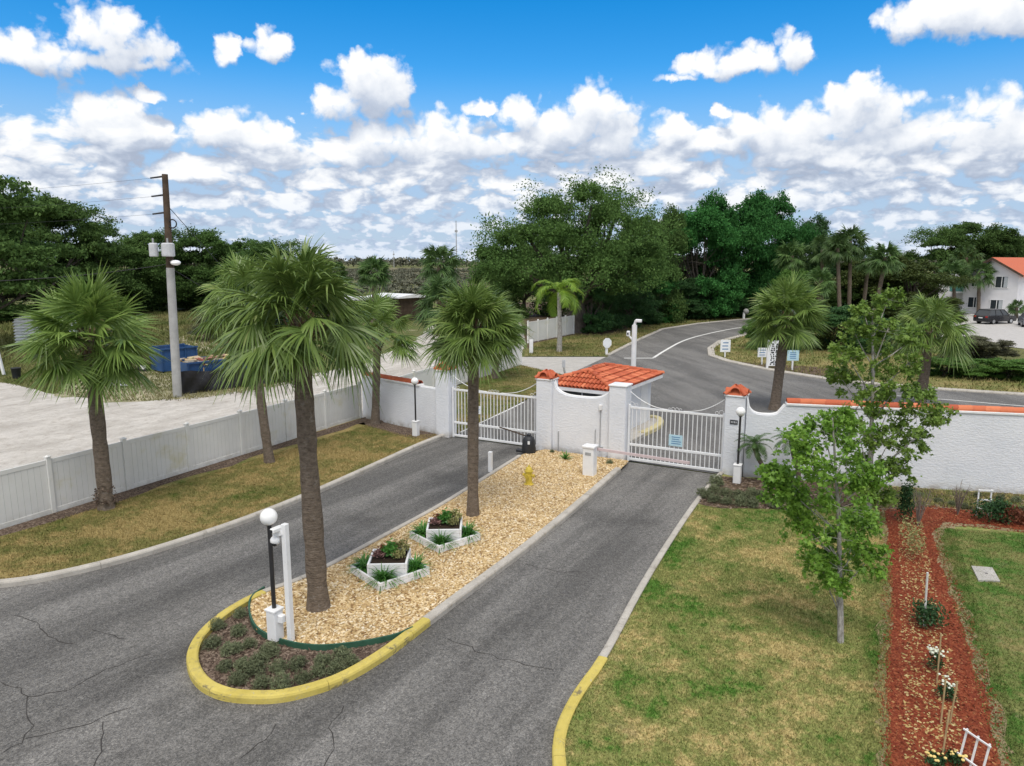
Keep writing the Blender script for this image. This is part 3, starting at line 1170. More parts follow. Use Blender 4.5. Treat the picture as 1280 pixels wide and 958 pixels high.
# kerbs of the back road
kerb('road_kerb', [G(*p) for p in [(1010, 409), (927, 419), (897, 427), (884, 436), (885, 445), (905, 452), (942, 460), (980, 467), (1053, 478), (1171, 488), (1280, 495), (1500, 512)]], M['concrete'], side=1, w=.55, h=.10)
kerb('road_kerb', [G(*p) for p in [(762, 445), (797, 427), (830, 412), (875, 405), (927, 400), (1010, 395)]], M['concrete'], side=1, w=.35, h=.10)

bl = [G(*p) for p in [(572, 542), (602, 528), (633, 513), (668, 494), (706, 469.5), (690, 466), (651, 457), (598, 474), (583, 479)]] + [(-2.6, 30.8)]
sheet('back_lawn', bl, .03, M['back_lawn'])
vl = [G(*p) for p in [(655, 446), (757, 446), (797, 427), (830, 411), (875, 404), (927, 399), (1010, 394), (1010, 388), (900, 392), (820, 400), (760, 416), (718, 417), (660, 430)]]
sheet('verge', vl, .02, M['back_lawn'])
sheet('leaf_litter', [G(*p) for p in [(660, 438), (665, 430), (717, 419), (760, 420), (830, 404), (930, 394), (1010, 390), (1010, 380), (600, 378), (650, 400)]], .026, M['litter'])
mound = [G(*p) for p in [(1010, 408), (930, 419), (900, 427), (888, 436), (889, 445), (908, 451), (945, 459), (983, 466), (1055, 477), (1171, 487), (1280, 494), (1500, 510), (1500, 462), (1280, 452), (1160, 440), (1100, 405)]]
sheet('verge', mound, .012, M['back_lawn'])
sheet('leaf_litter', [G(*p) for p in [(920, 452), (950, 455), (1000, 458), (1060, 462), (1075, 478), (985, 466), (945, 459)]], .02, M['litter'])
sheet('parking_lot', [G(*p) for p in [(1140, 397), (1210, 386), (1500, 388), (1600, 430), (1500, 448), (1280, 436), (1180, 425), (1130, 408)]], .008, M['lot'])
sheet('sport_court', [G(*p) for p in [(160, 367), (241, 373), (216, 382), (180, 388), (120, 378)]], .0, M['court'])


# ------------------------------------------------------------------ ground scatter
def keep_off(P, path, d):
    Q = resample(path, .15)
    m = np.full(len(P), 1e9)
    for i in range(0, len(Q), 64):
        m = np.minimum(m, np.linalg.norm(P[:, None, :] - Q[None, i:i + 64], axis=2).min(1))
    return P[m > d]


def stones(poly, n, z, smin, smax, mat, name, flat=.6, elong=1.5, off=()):
    P = scatter(poly, n)
    for path, d in off:
        P = keep_off(P, path, d)
    n = len(P)
    base = np.array([[1, 0, 0], [.2, .9, .1], [-.8, .4, 0], [-.6, -.7, .1], [.4, -.85, 0], [.1, .05, .8]], float)
    tri = [(0, 1, 5), (1, 2, 5), (2, 3, 5), (3, 4, 5), (4, 0, 5)]
    s = rng.uniform(smin, smax, n) * .5
    a = rng.uniform(0, 2 * np.pi, n)
    b = base[None] * (1 + rng.uniform(-.25, .25, (n, 6, 1)))
    b = b * np.array([elong, 1, flat])
    b = b * s[:, None, None]
    ca, sa = np.cos(a)[:, None], np.sin(a)[:, None]
    x = b[..., 0] * ca - b[..., 1] * sa
    y = b[..., 0] * sa + b[..., 1] * ca
    tilt = rng.normal(0, .35, (n, 1)) * x
    V = np.stack([x + P[:, :1], y + P[:, 1:], b[..., 2] + z + tilt + s[:, None] * .25], -1).reshape(-1, 3)
    F = (np.arange(n)[:, None, None] * 6 + np.array(tri)[None]).reshape(-1, 3)
    o = link(name, np_mesh(name, V, F), mat)
    o['kind'] = 'stuff'
    return o


tag(stones(grav_poly, 62000, .105, .035, .08, M['stone'], 'gravel', off=[(ISL, .25), (BE, .07)]), 'golden tan river stones filling the island between the two lanes', 'gravel')
tag(stones(mulch_poly, 6000, .035, .03, .07, M['chip'], 'bark_mulch', .35, 2.2, off=[(ISL, .27), (BE, .06)]), 'brown bark mulch under the grey green shrubs at the island nose', 'mulch')
tag(stones(redp, 50000, .097, .02, .05, M['red_chip'], 'red_mulch', .35, 2.2), 'red bark mulch path with fallen tan leaves on the right', 'mulch')
tag(stones(wb, 5000, .093, .04, .10, M['chip'], 'bark_mulch', .35, 2.2), 'brown bark and leaf litter along the foot of the long white wall', 'mulch')


def blades(poly, n, z, hmin, hmax, w, mat, name, off=()):
    P = scatter(poly, n)
    for path, d in off:
        P = keep_off(P, path, d)
    n = len(P)
    a = rng.uniform(0, 2 * np.pi, n)
    h = rng.uniform(hmin, hmax, n)
    dx, dy = np.cos(a) * w / 2, np.sin(a) * w / 2
    lx, ly = rng.normal(0, .5, n) * h, rng.normal(0, .5, n) * h
    V = np.stack([np.stack([P[:, 0] - dx, P[:, 1] - dy, np.full(n, z)], 1),
                  np.stack([P[:, 0] + dx, P[:, 1] + dy, np.full(n, z)], 1),
                  np.stack([P[:, 0] + lx, P[:, 1] + ly, z + h], 1)], 1).reshape(-1, 3)
    o = link(name, np_mesh(name, V, np.arange(3 * n).reshape(-1, 3)), mat)
    o['kind'] = 'stuff'
    return o


lb = [p for p in lawn_poly if p[1] > 8]
lawn_vis = [p for p in RE if p[1] > 8.6] + [(.9, 8.6)] + [G(1112, 1030), G(1112, 960), G(1108, 860), G(1113, 770), G(1110, 700), G(1107, 645), G(1000, 642), G(900, 640), G(868, 634)]
tag(blades(lawn_vis, 110000, .085, .025, .07, .016, M['lawn'], 'grass', off=[(RE, .15)]), 'patchy green and straw mown grass right of the driveway', 'grass')
gl_vis = [p for p in green_poly if p[0] < 16] + [(16, 9), (16, 17)]
gl_vis = [G(*p) for p in [(1178, 664), (1174, 690), (1192, 745), (1216, 811), (1248, 930), (1262, 990)]] + [(13, 9.0), (16, 12), (16.6, 15.6), G(1290, 674)]
tag(blades(gl_vis, 45000, .089, .025, .07, .016, M['green_lawn'], 'grass'), 'greener mown grass right of the red mulch path', 'grass')
st_vis = [p for p in LE if p[0] > -17] + [(-4.6, 30.0), (-6.6, 31.9), (-12.0, 21.9), (-14.0, 18.2), (-17, 16)]
tag(blades(st_vis, 70000, .085, .03, .07, .02, M['dry_lawn'], 'grass', off=[([p for p in LE if p[0] > -18], .22)]), 'dry brown grass strip between white fence and left lane', 'grass')
lot1 = [G(*p) for p in [(58, 490), (96, 496), (143, 502), (225, 501), (330, 488), (400, 470), (330, 440), (235, 440), (120, 440), (0, 450), (-40, 470)]]
tag(blades(lot1, 26000, -.012, .06, .22, .05, M['field'], 'dry_grass'), 'dry and green tufts of grass in the sandy lot across the sand road', 'grass')
lot2 = [G(*p) for p in [(-60, 462), (0, 455), (120, 448), (235, 450), (360, 440), (420, 410), (300, 390), (100, 392), (-60, 400)]]
tag(blades(lot2, 30000, -.03, .15, .45, .12, M['field'], 'dry_grass'), 'rough grass behind the blue skips reaching to the tree line', 'grass')
tag(blades([G(*p) for p in [(660, 446), (757, 446), (797, 427), (830, 411), (875, 404), (927, 399), (900, 394), (820, 402), (760, 418), (718, 419), (662, 432)]], 9000, .02, .06, .2, .07, M['back_lawn'], 'grass'), 'dry grass verge left of the curving road', 'grass')
tag(blades(mound, 16000, .012, .06, .25, .08, M['back_lawn'], 'grass'), 'rough grass on the bank behind the small signs', 'grass')
edge_l = [G(*p) for p in [(1082, 690), (1113, 690), (1116, 770), (1111, 860), (1116, 1000), (1080, 1000), (1074, 860)]]
tag(blades(edge_l, 6500, .092, .02, .06, .016, M['lawn'], 'grass'), 'thin straggly grass on the bare soil left of the red mulch path', 'grass')
edge_r = [G(*p) for p in [(1168, 664), (1195, 668), (1215, 745), (1244, 815), (1275, 930), (1290, 1000), (1250, 1000), (1236, 930), (1206, 815), (1186, 745), (1170, 690)]]
tag(blades(edge_r, 6500, .092, .02, .06, .016, M['green_lawn'], 'grass'), 'thin straggly grass on the bare soil right of the red mulch path', 'grass')
weed_r = [G(*p) for p in [(1090, 612), (1280, 623), (1400, 630), (1400, 655), (1280, 648), (1170, 637), (1090, 640)]]
tag(blades(weed_r, 12000, .095, .03, .12, .02, M['lawn'], 'weeds'), 'green and straw weeds along the foot of the long white wall', 'weeds')
ring = rough(soilp, .05, .3, 8)
tag(stones(ring, 9000, .098, .02, .045, M['red_chip'], 'scattered_mulch', .35, 2.2), 'red bark chips strayed over the edge of the mulch path', 'mulch')
tag(blades(bl, 16000, .03, .04, .09, .03, M['back_lawn'], 'grass'), 'dry grass behind the left gate', 'grass')

# ================================================================== ENTRANCE WALLS AND GATES
UA = math.atan2(-.4755, .88)
U = np.array([math.cos(UA), math.sin(UA)])
Nn_ = np.array([-U[1], U[0]])
P1 = np.array([-2.98, 30.01])
PU = [0.0, 4.79, 7.84, 12.09]
PW = .66
PIER_H = 2.86


def gp(u, n=0.0):
    p = P1 + U * u + Nn_ * n
    return (p[0], p[1], 0)


def half_tube(mb, a, b, r, r2=None, n=7, up=(0, 0, 1), lift=0.0):
    """half round tile from a to b, open side down, with thickness"""
    a, b, up = Vector(a), Vector(b), Vector(up).normalized()
    r2 = r2 or r
    d = (b - a).normalized()
    s = d.cross(up).normalized()
    up = s.cross(d).normalized()
    vs, fs = [], []
    for (p, rr) in ((a, r), (b, r2)):
        for q in (rr, rr - .018):
            for k in range(n):
                t = math.pi * k / (n - 1)
                vs.append(p + s * math.cos(t) * q + up * math.sin(t) * q)
    for k in range(n - 1):
        fs.append((k, k + 1, 2 * n + k + 1, 2 * n + k))
        fs.append((n + k, 3 * n + k, 3 * n + k + 1, n + k + 1))
        fs.append((k, n + k, n + k + 1, k + 1))
        fs.append((2 * n + k, 2 * n + k + 1, 3 * n + k + 1, 3 * n + k))
    mb.add(vs, fs)


pier_labels = ['white stucco gate pier with terracotta cap at left end of the left gate',
               'white stucco pier with terracotta cap between left gate and scooped wall',
               'white stucco pier without tile cap at left edge of the right gate',
               'white stucco pier with terracotta cap and dark plaque right of the right gate']
for i, u in enumerate(PU):
    e = empty('gate_pier', gp(u, PW / 2), UA, pier_labels[i], 'gate pier', 'stucco piers of the entrance gates')
    MB().box((0, 0, PIER_H / 2), (PW, PW, PIER_H), bev=.025).build('shaft', M['stucco'], e)
    MB().box((0, 0, PIER_H + .03), (PW + .06, PW + .06, .06), bev=.015).build('cap_slab', M['white'], e)
    if i != 2:
        mb = MB()
        z = PIER_H + .062
        h = PW / 2 + .02
        mb.add([(-h, -h, z), (h, -h, z), (h, h, z), (-h, h, z), (-.14, -.14, z + .26), (.14, -.14, z + .26), (.14, .14, z + .26), (-.14, .14, z + .26)],
               [(3, 2, 1, 0), (4, 5, 6, 7), (0, 1, 5, 4), (1, 2, 6, 5), (2, 3, 7, 6), (3, 0, 4, 7)])
        for sx in (-1, 1):
            for sy in (-1, 1):
                half_tube(mb, (sx * h, sy * h, z + .0), (sx * .06, sy * .06, z + .27), .085, .075, 7)
        half_tube(mb, (0, -h - .03, z + .10), (0, h + .03, z + .10), .17, .17, 9)
        half_tube(mb, (-h - .03, 0, z + .06), (h + .03, 0, z + .06), .15, .15, 9)
        mb.build('tile_cap', M['terracotta'], e)
    if i == 3:
        pl = MB().box((0, -PW / 2 - .012, 1.98), (.26, .02, .15), bev=.004).build('plaque', M['ink'], e)
        mb = MB()
        for k in range(4):
            mb.box((-.08 + k * .053, -PW / 2 - .0245, 1.98), (.03, .003, .07))
        mb.build('plaque_lettering', M['steel'], pl)
        MB().box((-PW / 2 - .03, 0, .75), (.06, .1, .2), bev=.01).build('gate_latch', M['brass'], e)


def scoop(x0, x1, zt, zl, n=14):
    """concave curve from (x0, zt) down to zl, a flat middle, and up again to (x1, zt)"""
    r = []
    w_ = x1 - x0
    for i in range(n + 1):
        t = i / n
        k = abs(2 * t - 1)
        z = zl + (zt - zl) * (1 - math.sqrt(max(0, 1 - k ** 3.2)))
        r.append((x0 + w_ * t, z))
    return r


# scooped wall between the gates
x0, x1 = PU[1] + PW / 2, PU[2] - PW / 2
e = empty('stucco_wall', gp(x0, PW / 2), UA, 'short white stucco wall with scooped top between the two gates', 'wall')
Lw = x1 - x0
top = scoop(0.0, Lw, PIER_H - .04, 2.27, 24)
MB().wallprism([(0, 0), (Lw, 0)] + top[::-1], -.13, .13).build('wall_panel', M['stucco'], e)
MB().tube([(x, 0, z + .02) for x, z in top], .045, 6).build('top_rim', M['white'], e)
mb = MB()
mb.tube([(2.0, -.165, .25), (2.0, -.165, 1.9)], .018, 6)
mb.tube([(1.8, -.16, .25), (1.8, -.16, 1.1)], .015, 6)
mb.tube([(.25, -.16, .0), (.25, -.16, .85)], .02, 6)
mb.box((1.95, -.17, .42), (.34, .08, .05))
mb.build('conduit', M['grey'], e)
MB().box((2.0, -.18, 1.98), (.12, .10, .22), bev=.02).build('light_fitting', M['white_metal'], e)

# right wall
pr = gp(PU[3] + PW / 2, PW / 2)
tgt = np.array(G(1280, 620))
d = tgt - np.array(pr[:2]) + np.array([.1, .12])
ra = math.atan2(d[1], d[0])
e = empty('stucco_wall', pr, ra, 'long white stucco wall with red tile coping on the right, scooped beside its pier', 'wall')
LR = 22.0
WH = 2.62
sc_pts = scoop(0.0, 1.25, PIER_H - .05, 2.25, 18)
top = sc_pts[:-3] + [(1.25, WH), (LR, WH)]
MB().wallprism([(0, 0), (LR, 0)] + top[::-1], -.14, .14).build('wall_panel', M['stucco'], e)
MB().tube([(x, 0, z + .02) for x, z in top[:-1]], .045, 6).build('top_rim', M['white'], e)
MB().box((1.27 + (LR - 1.27) / 2, 0, WH + .045), (LR - 1.27, .36, .085), bev=.015).build('coping_band', M['white'], e)
mb = MB()
x = 1.3
k = 0
while x < LR - .4:
    half_tube(mb, (x, 0, WH + .080), (x + .43, 0, WH + .098), .165 + rng.uniform(-.004, .004), .155, 9)
    x += .40
    k += 1
mb.build('coping_tiles', M['terracotta'], e)

# left wall
pl_ = gp(-PW / 2, PW / 2)
tgt = np.array([-7.07, 33.95])
d = np.array(pl_[:2]) - tgt
LLn = float(np.linalg.norm(d))
la = math.atan2(d[1], d[0])
e = empty('stucco_wall', (tgt[0], tgt[1], 0), la, 'white stucco wall with red tile coping between vinyl fence and left pier', 'wall')
WL = 2.02
xs = LLn - 1.15
top = [(0, WL), (xs, WL), (LLn, WL)]
MB().wallprism([(0, 0), (LLn, 0)] + top[::-1], -.13, .13).build('wall_panel', M['stucco'], e)
MB().tube([(x, 0, z + .02) for x, z in top[1:]], .04, 6).build('top_rim', M['white'], e)
MB().box((xs / 2, 0, WL + .045), (xs, .36, .085), bev=.015).build('coping_band', M['white'], e)
mb = MB()
x = 0.02
while x < xs - .2:
    half_tube(mb, (x, 0, WL + .080), (x + .43, 0, WL + .098), .165, .155, 9)
    x += .40
mb.build('coping_tiles', M['terracotta'], e)


def make_gate(u0, u1, label, sign_pos, sign_mat):
    Wg = u1 - u0
    e = empty('swing_gate', gp(u0, PW / 2 - .05), UA, label, 'gate', 'white picket swing gates')
    GH = 2.08
    fr = MB()
    fr.box((.04, 0, GH / 2 + .06), (.08, .08, GH + .1), bev=.008)
    fr.box((Wg - .04, 0, GH / 2 + .06), (.08, .08, GH + .1), bev=.008)
    for z, h in ((GH, .08), (.66, .09), (.10, .09)):
        fr.box((Wg / 2, 0, z), (Wg - .165, .06, h), bev=.006)
    fr.build('gate_frame', M['white_metal'], e)
    n = int(Wg / .155)
    for i in range(1, n):
        x = Wg * i / n
        MB().box((x, 0, (.15 + GH - .045) / 2), (.028, .028, GH - .045 - .15)).build('picket', M['white_metal'], e)
    sc_ = MB()
    for s in (0, 1):
        pts = []
        for i in range(15):
            t = i / 14
            x = .06 + t * Wg * .40
            z = GH + .05 + .55 * (1 - t) ** 2.1
            pts.append((x if s == 0 else Wg - x, 0, z))
        sc_.tube(pts, .014, 6)
        for (cx_, r) in ((.14, .08), (.30, .055)):
            c = [(cx_ * 1.0 + r * math.cos(a), 0, GH + .05 + r + r * math.sin(a)) for a in np.linspace(0, 2 * math.pi, 13)]
            if s:
                c = [(Wg - p[0], 0, p[2]) for p in c]
            sc_.tube(c, .007, 5, cap=False)
    for (dx, r) in ((-.22, .04), (-.09, .055), (.05, .055), (.18, .045)):
        sc_.tube([(Wg / 2 + dx + r * math.cos(a), 0, GH + .04 + r + r * math.sin(a)) for a in np.linspace(-.4, 1.55 * math.pi, 11)], .007, 5, cap=True)
    sc_.build('scrollwork', M['white_metal'], e)
    x, z, w_, h_ = sign_pos
    s_ = MB().box((x, -.045, z), (w_, .012, h_), bev=.003).build('gate_sign', sign_mat, e)
    mb = MB()
    for k in range(4):
        mb.box((x + rng.uniform(-.03, .03), -.0535, z + h_ * (.30 - .19 * k)), (w_ * rng.uniform(.55, .8), .003, h_ * .07))
    mb.build('sign_lettering', M['ink_blue'], s_)
    return e


make_gate(PU[0] + PW / 2 + .02, PU[1] - PW / 2 - .02, 'white metal picket gate across the left lane with small white sign', (1.25, 1.32, .40, .34), M['sign_white'])
make_gate(PU[2] + PW / 2 + .02, PU[3] - PW / 2 - .02, 'white metal picket gate across the right lane with pale blue sign', (1.83, 1.02, .50, .42), M['sign_blue'])

# gate operator
px_, py_ = G(661, 569)
e = empty('gate_operator', (px_, py_, .105), UA, 'black domed gate motor box beside the left gate with a rod to it', 'gate motor')
mb = MB()
mb.lathe([(.27, 0), (.28, .03), (.26, .32), (.24, .50), (.20, .60), (.12, .66), (.03, .68)], n=12)
mb.build('housing', M['black'], e, smooth=True)
MB().box((0, 0, .70), (.16, .16, .08), bev=.02).build('cap', M['black'], e)
MB().box((.12, -.245, .45), (.08, .03, .12)).build('label_plate', M['sign_white'], e)
MB().box((-.32, -.1, .06), (.3, .22, .1), bev=.02).build('foot', M['black'], e)
gx = gp(PU[0] + 2.75, .27)
mb = MB().tube([(0, .0, .62), (-.9, .25, .70), (-1.55, .45, .74)], .03, 6)
mb.build('arm', M['pole_wood'], e)

# ------------------------------------------------------------------ guardhouse
RL, RR, RC = np.array(G(693, 480, 2.3)), np.array(G(829, 466, 2.3)), np.array(G(791, 490, 2.3))
cen = (RL + RR) / 2 + np.array([-.36, -.05])
rw = float(np.linalg.norm(RC - RL))
rd = float(np.linalg.norm(RR - RC))
ga = math.atan2(*(RC - RL)[::-1])
e = empty('guardhouse', (cen[0], cen[1], 0), ga, 'small white guardhouse with hipped orange tile roof between the lanes', 'guardhouse')
hw, hd, EZ, RZ = rw / 2, rd / 2, 2.20, 2.82
ya, yb = -1.45, .35
wx, wy = hw - .42, hd - .42
# walls with window openings
body = MB()
T_ = .12
def wall_with_hole(x0, x1, y, axis, hx0, hx1, hz0, hz1, ztop):
    def bx(a, b, z0, z1):
        c = ((a + b) / 2, y, (z0 + z1) / 2)
        s = (b - a, T_, z1 - z0)
        if axis == 'y':
            c = (y, (a + b) / 2, (z0 + z1) / 2)
            s = (T_, b - a, z1 - z0)
        body.box(c, s)
    bx(x0, hx0, 0, ztop)
    bx(hx1, x1, 0, ztop)
    bx(hx0, hx1, 0, hz0)
    bx(hx0, hx1, hz1, ztop)


zt = EZ - .02
wall_with_hole(-wx, wx, -wy + T_ / 2, 'x', -wx + .45, wx - .3, 1.05, 2.08, zt)
wall_with_hole(-wx, wx, wy - T_ / 2, 'x', -wx + .5, wx - .5, 1.05, 2.05, zt)
wall_with_hole(-wy + T_, wy - T_, wx - T_ / 2, 'y', -wy + .3, -wy + .75, .95, 2.05, zt)
wall_with_hole(-wy + T_, wy - T_, -wx + T_ / 2, 'y', -wy + .9, wy - 1.4, 1.05, 2.05, zt)
body.build('wall', M['stucco'], e)
for (c, s) in (((.075, -wy + T_ / 2, 1.565), (2 * wx - .75, .02, 1.03)), ((0, wy - T_ / 2, 1.55), (2 * wx - 1.0, .02, 1.0)), ((wx - T_ / 2, -wy + .525, 1.5), (.02, .45, 1.1)), ((-wx + T_ / 2, -.25, 1.55), (.02, 2 * wy - 2.3, 1.0))):
    wn = MB().box(c, s).build('window', M['glass'], e)
    fm = MB()
    if s[0] > s[1]:
        for q in (-.5, 0, .5):
            fm.box((c[0] + q * (s[0] - .05), c[1] - .02, c[2]), (.045, .03, s[2]))
        for q in (-.5, .5):
            fm.box((c[0], c[1] - .021, c[2] + q * (s[2] - .05)), (s[0], .034, .05))
    else:
        for q in (-.5, 0, .5):
            fm.box((c[0] + .02, c[1] + q * (s[1] - .05), c[2]), (.03, .045, s[2]))
        for q in (-.5, .5):
            fm.box((c[0] + .021, c[1], c[2] + q * (s[2] - .05)), (.034, s[1], .05))
    fm.build('window_frame', M['white_metal'], wn)
dr = MB().box((wx + .012, wy - .85, 1.02), (.03, .82, 2.0), bev=.008).build('door', M['white'], e)
MB().ball((wx + .05, wy - .55, 1.0), .035, 10, 6).build('door_handle', M['brass'], dr)
MB().box((0, 0, EZ - .02 + .03), (2 * hw - .06, 2 * hd - .06, .05)).build('soffit', M['white'], e)
fa = MB()
for sx in (-1, 1):
    fa.box((sx * (hw - .03), 0, EZ - .02), (.04, 2 * hd - .02, .15))
    fa.box((0, sx * (hd - .03), EZ - .02), (2 * hw - .105, .04, .15))
fa.build('fascia', M['white'], e)
ru = MB()
za = EZ + .06
ru.add([(-hw, -hd, za), (hw, -hd, za), (hw, hd, za), (-hw, hd, za), (0, ya, RZ), (0, yb, RZ)], [(0, 1, 4), (1, 2, 5, 4), (2, 3, 5), (3, 0, 4, 5), (3, 2, 1, 0)])
roof = ru.build('roof', M['terracotta'], e)
tl = MB()


def slope_tiles(eave_a, eave_b, top_fn):
    a, b = Vector(eave_a), Vector(eave_b)
    d = (b - a)
    L = d.length
    n = int(round(L / .175))
    for i in range(n):
        s = (i + .5) / n
        p = a + d * s
        q = Vector(top_fn(s))
        run = (q - p).length
        if run < .12:
            continue
        m = max(1, int(math.ceil(run / .36)))
        nrm = Vector((0, 0, 1))
        dirv = (q - p).normalized()
        side = dirv.cross(nrm).normalized()
        up = side.cross(dirv).normalized()
        for k in range(m):
            t0, t1 = k * .36, min(run, (k + 1) * .36 + .03)
            if t1 - t0 < .06:
                continue
            half_tube(tl, p + dirv * t0 + up * .036, p + dirv * t1 - up * .012, .082, .072, 6, up=up)


def ftop(s):
    x = -hw + 2 * hw * s
    k = 1 - abs(x) / hw
    return (x, -hd + (hd + ya) * k, za + (RZ - za) * k)


def btop(s):
    x = hw - 2 * hw * s
    k = 1 - abs(x) / hw
    return (x, hd - (hd - yb) * k, za + (RZ - za) * k)


def rtop(s):
    y = -hd + 2 * hd * s
    k = min(1, (hd + y) / (hd + ya), (hd - y) / (hd - yb))
    return (hw * (1 - k), y, za + (RZ - za) * k)


def ltop(s):
    y = hd - 2 * hd * s
    k = min(1, (hd + y) / (hd + ya), (hd - y) / (hd - yb))
    return (-hw * (1 - k), y, za + (RZ - za) * k)


slope_tiles((-hw, -hd, za), (hw, -hd, za), ftop)
slope_tiles((hw, hd, za), (-hw, hd, za), btop)
slope_tiles((hw, -hd, za), (hw, hd, za), rtop)
slope_tiles((-hw, hd, za), (-hw, -hd, za), ltop)
tl.build('roof_tiles', M['terracotta'], roof)
rc = MB()


def ridge(a, b):
    a, b = Vector(a), Vector(b)
    n = max(1, int(round((b - a).length / .36)))
    for i in range(n):
        p, q = a + (b - a) * (i / n), a + (b - a) * ((i + 1.08) / n)
        half_tube(rc, p + Vector((0, 0, .055)), q + Vector((0, 0, .035)), .11, .10, 7)


for c in ((-hw, -hd, za), (hw, -hd, za)):
    ridge(c, (0, ya, RZ))
for c in ((hw, hd, za), (-hw, hd, za)):
    ridge(c, (0, yb, RZ))
ridge((0, ya, RZ), (0, yb, RZ))
rc.build('ridge_tiles', M['terracotta'], roof)

# raised kerbed pad beside the guardhouse with a slab and a yellow bag
hp = [G(*p) for p in [(784, 558), (806, 546), (824, 537), (829, 531), (823, 526), (800, 527), (775, 545)]]
o = MB().prism(hp, -.02, .14).build('guardhouse_island', M['concrete'])
o['kind'] = 'structure'
nose = smooth_path([G(*p) for p in [(806, 546), (824, 538), (831, 531), (826, 525), (812, 523), (800, 525)]], 2)
kerb('yellow_kerb', nose, M['faded_yellow'], side=1, w=.3, h=.2, seg=9)

# ------------------------------------------------------------------ barrier
bx_, by_ = G(737, 594, .1)
e = empty('barrier', (bx_, by_, .1), UA, 'white barrier cabinet with pale arm lowered across the right lane', 'barrier')
MB().box((0, 0, .50), (.40, .36, 1.0), bev=.02).build('cabinet', M['white_metal'], e)
MB().box((0, 0, 1.035), (.46, .42, .08), bev=.03).build('cabinet_lid', M['white_metal'], e)
MB().box((0, -.185, .80), (.22, .012, .10)).build('label_plate', M['grey'], e)
aw = Vector((*G(862, 579, .98), .98)) - Vector((bx_, by_, .1))
aw = Matrix.Rotation(-UA, 3, 'Z') @ aw
MB().bar((.12, .24, .90), aw, .05, .09).build('barrier_arm', M['pink_arm'], e)
MB().box((.08, .20, .90), (.16, .06, .18), bev=.01).build('arm_hub', M['grey'], e)


# ------------------------------------------------------------------ post lamps
def post_lamp(base, ybase, ytop, label, extra=False):
    x, y = G(*base, .1)
    hgt = ZT(y, ytop) - .1
    e = empty('post_lamp', (x, y, .1), UA, label, 'lamp', 'white globe lamps on black posts')
    gr = .165 if extra else .155
    MB().box((0, 0, .31), (.24, .24, .62), bev=.02).build('plinth', M['white'], e)
    MB().box((0, 0, .64), (.27, .27, .05), bev=.015).build('plinth_cap', M['white'], e)
    MB().tube([(0, 0, .66), (0, 0, hgt - 2 * gr + .01)], .042 if extra else .036, 12).build('post', M['black_pole'], e, smooth=True)
    MB().lathe([(.05, 0), (.075, .02), (.06, .05)], (0, 0, hgt - 2 * gr - .015), 12).build('collar', M['black_pole'], e)
    MB().ball((0, 0, hgt - gr), gr, 24, 16).build('globe', M['globe'], e, smooth=True)
    if extra:
        MB().box((.17, .02, .47), (.12, .12, .16), bev=.015).build('junction_box', M['white_metal'], e)
    return e


post_lamp((345, 799), 799, 636, 'white globe lamp on black post at the front of the gravel island', True)
post_lamp((520, 545), 545, 472, 'white globe lamp on black post before the left stucco wall')
post_lamp((921, 604), 604, 509, 'white globe lamp on black post before the right hand pier')

# camera posts
x, y = G(364, 801, .1)
e = empty('camera_post', (x, y, .1), UA, 'white square post with two security cameras beside the front globe lamp', 'camera post')
hgt = ZT(y, 655) - .1
MB().box((0, 0, hgt / 2), (.11, .11, hgt), bev=.008).build('post', M['white_metal'], e)
MB().bar((-.03, -.05, hgt - .16), (-.20, -.10, hgt - .22), .07, .09).build('bracket', M['white_metal'], e)
c_ = MB().ball((-.17, -.1, hgt - .33), .095, 14, 10).build('camera', M['white_metal'], e, smooth=True)
MB().ball((-.17, -.12, hgt - .37), .072, 12, 8).build('lens', M['black'], c_, smooth=True)
c_ = MB().box((-.10, -.12, hgt - .09), (.11, .26, .10), bev=.03).build('camera', M['white_metal'], e)
MB().box((-.10, -.255, hgt - .09), (.06, .012, .06)).build('lens', M['black'], c_)

x, y = G(791, 490, 0)
y = 36.5
x = XT(y, 1, 791)
e = empty('camera_post', (x, y, 0), UA, 'white pole with two outstretched cameras behind the guardhouse roof', 'camera post')
hgt = ZT(y, 404)
MB().tube([(0, 0, 0), (0, 0, hgt - .1)], .13, 10).build('post', M['white_metal'], e)
MB().tube([(0, 0, hgt - .1), (.05, 0, hgt + .08), (.22, -.03, hgt + .12)], .075, 8).build('bracket', M['white_metal'], e)
c_ = MB().box((.22, -.03, hgt + .12), (.34, .16, .16), bev=.04).build('camera', M['white_metal'], e)
MB().box((.396, -.03, hgt + .12), (.012, .09, .09)).build('lens', M['black'], c_)
MB().tube([(0, 0, hgt - .95), (-.26, -.02, hgt - .68)], .05, 8).build('bracket', M['white_metal'], e)
c_ = MB().box((-.31, -.02, hgt - .55), (.17, .16, .28), bev=.03).build('camera', M['white_metal'], e)
MB().box((-.31, -.106, hgt - .55), (.08, .012, .1)).build('lens', M['black'], c_)

# small white bollard by the left lane
x, y = G(613, 589, .1)
tag(MB().box((x, y, .1 + .34), (.13, .13, .74), rz=UA, bev=.012).build('post', M['white']), 'short white square post at the left edge of the gravel', 'post')

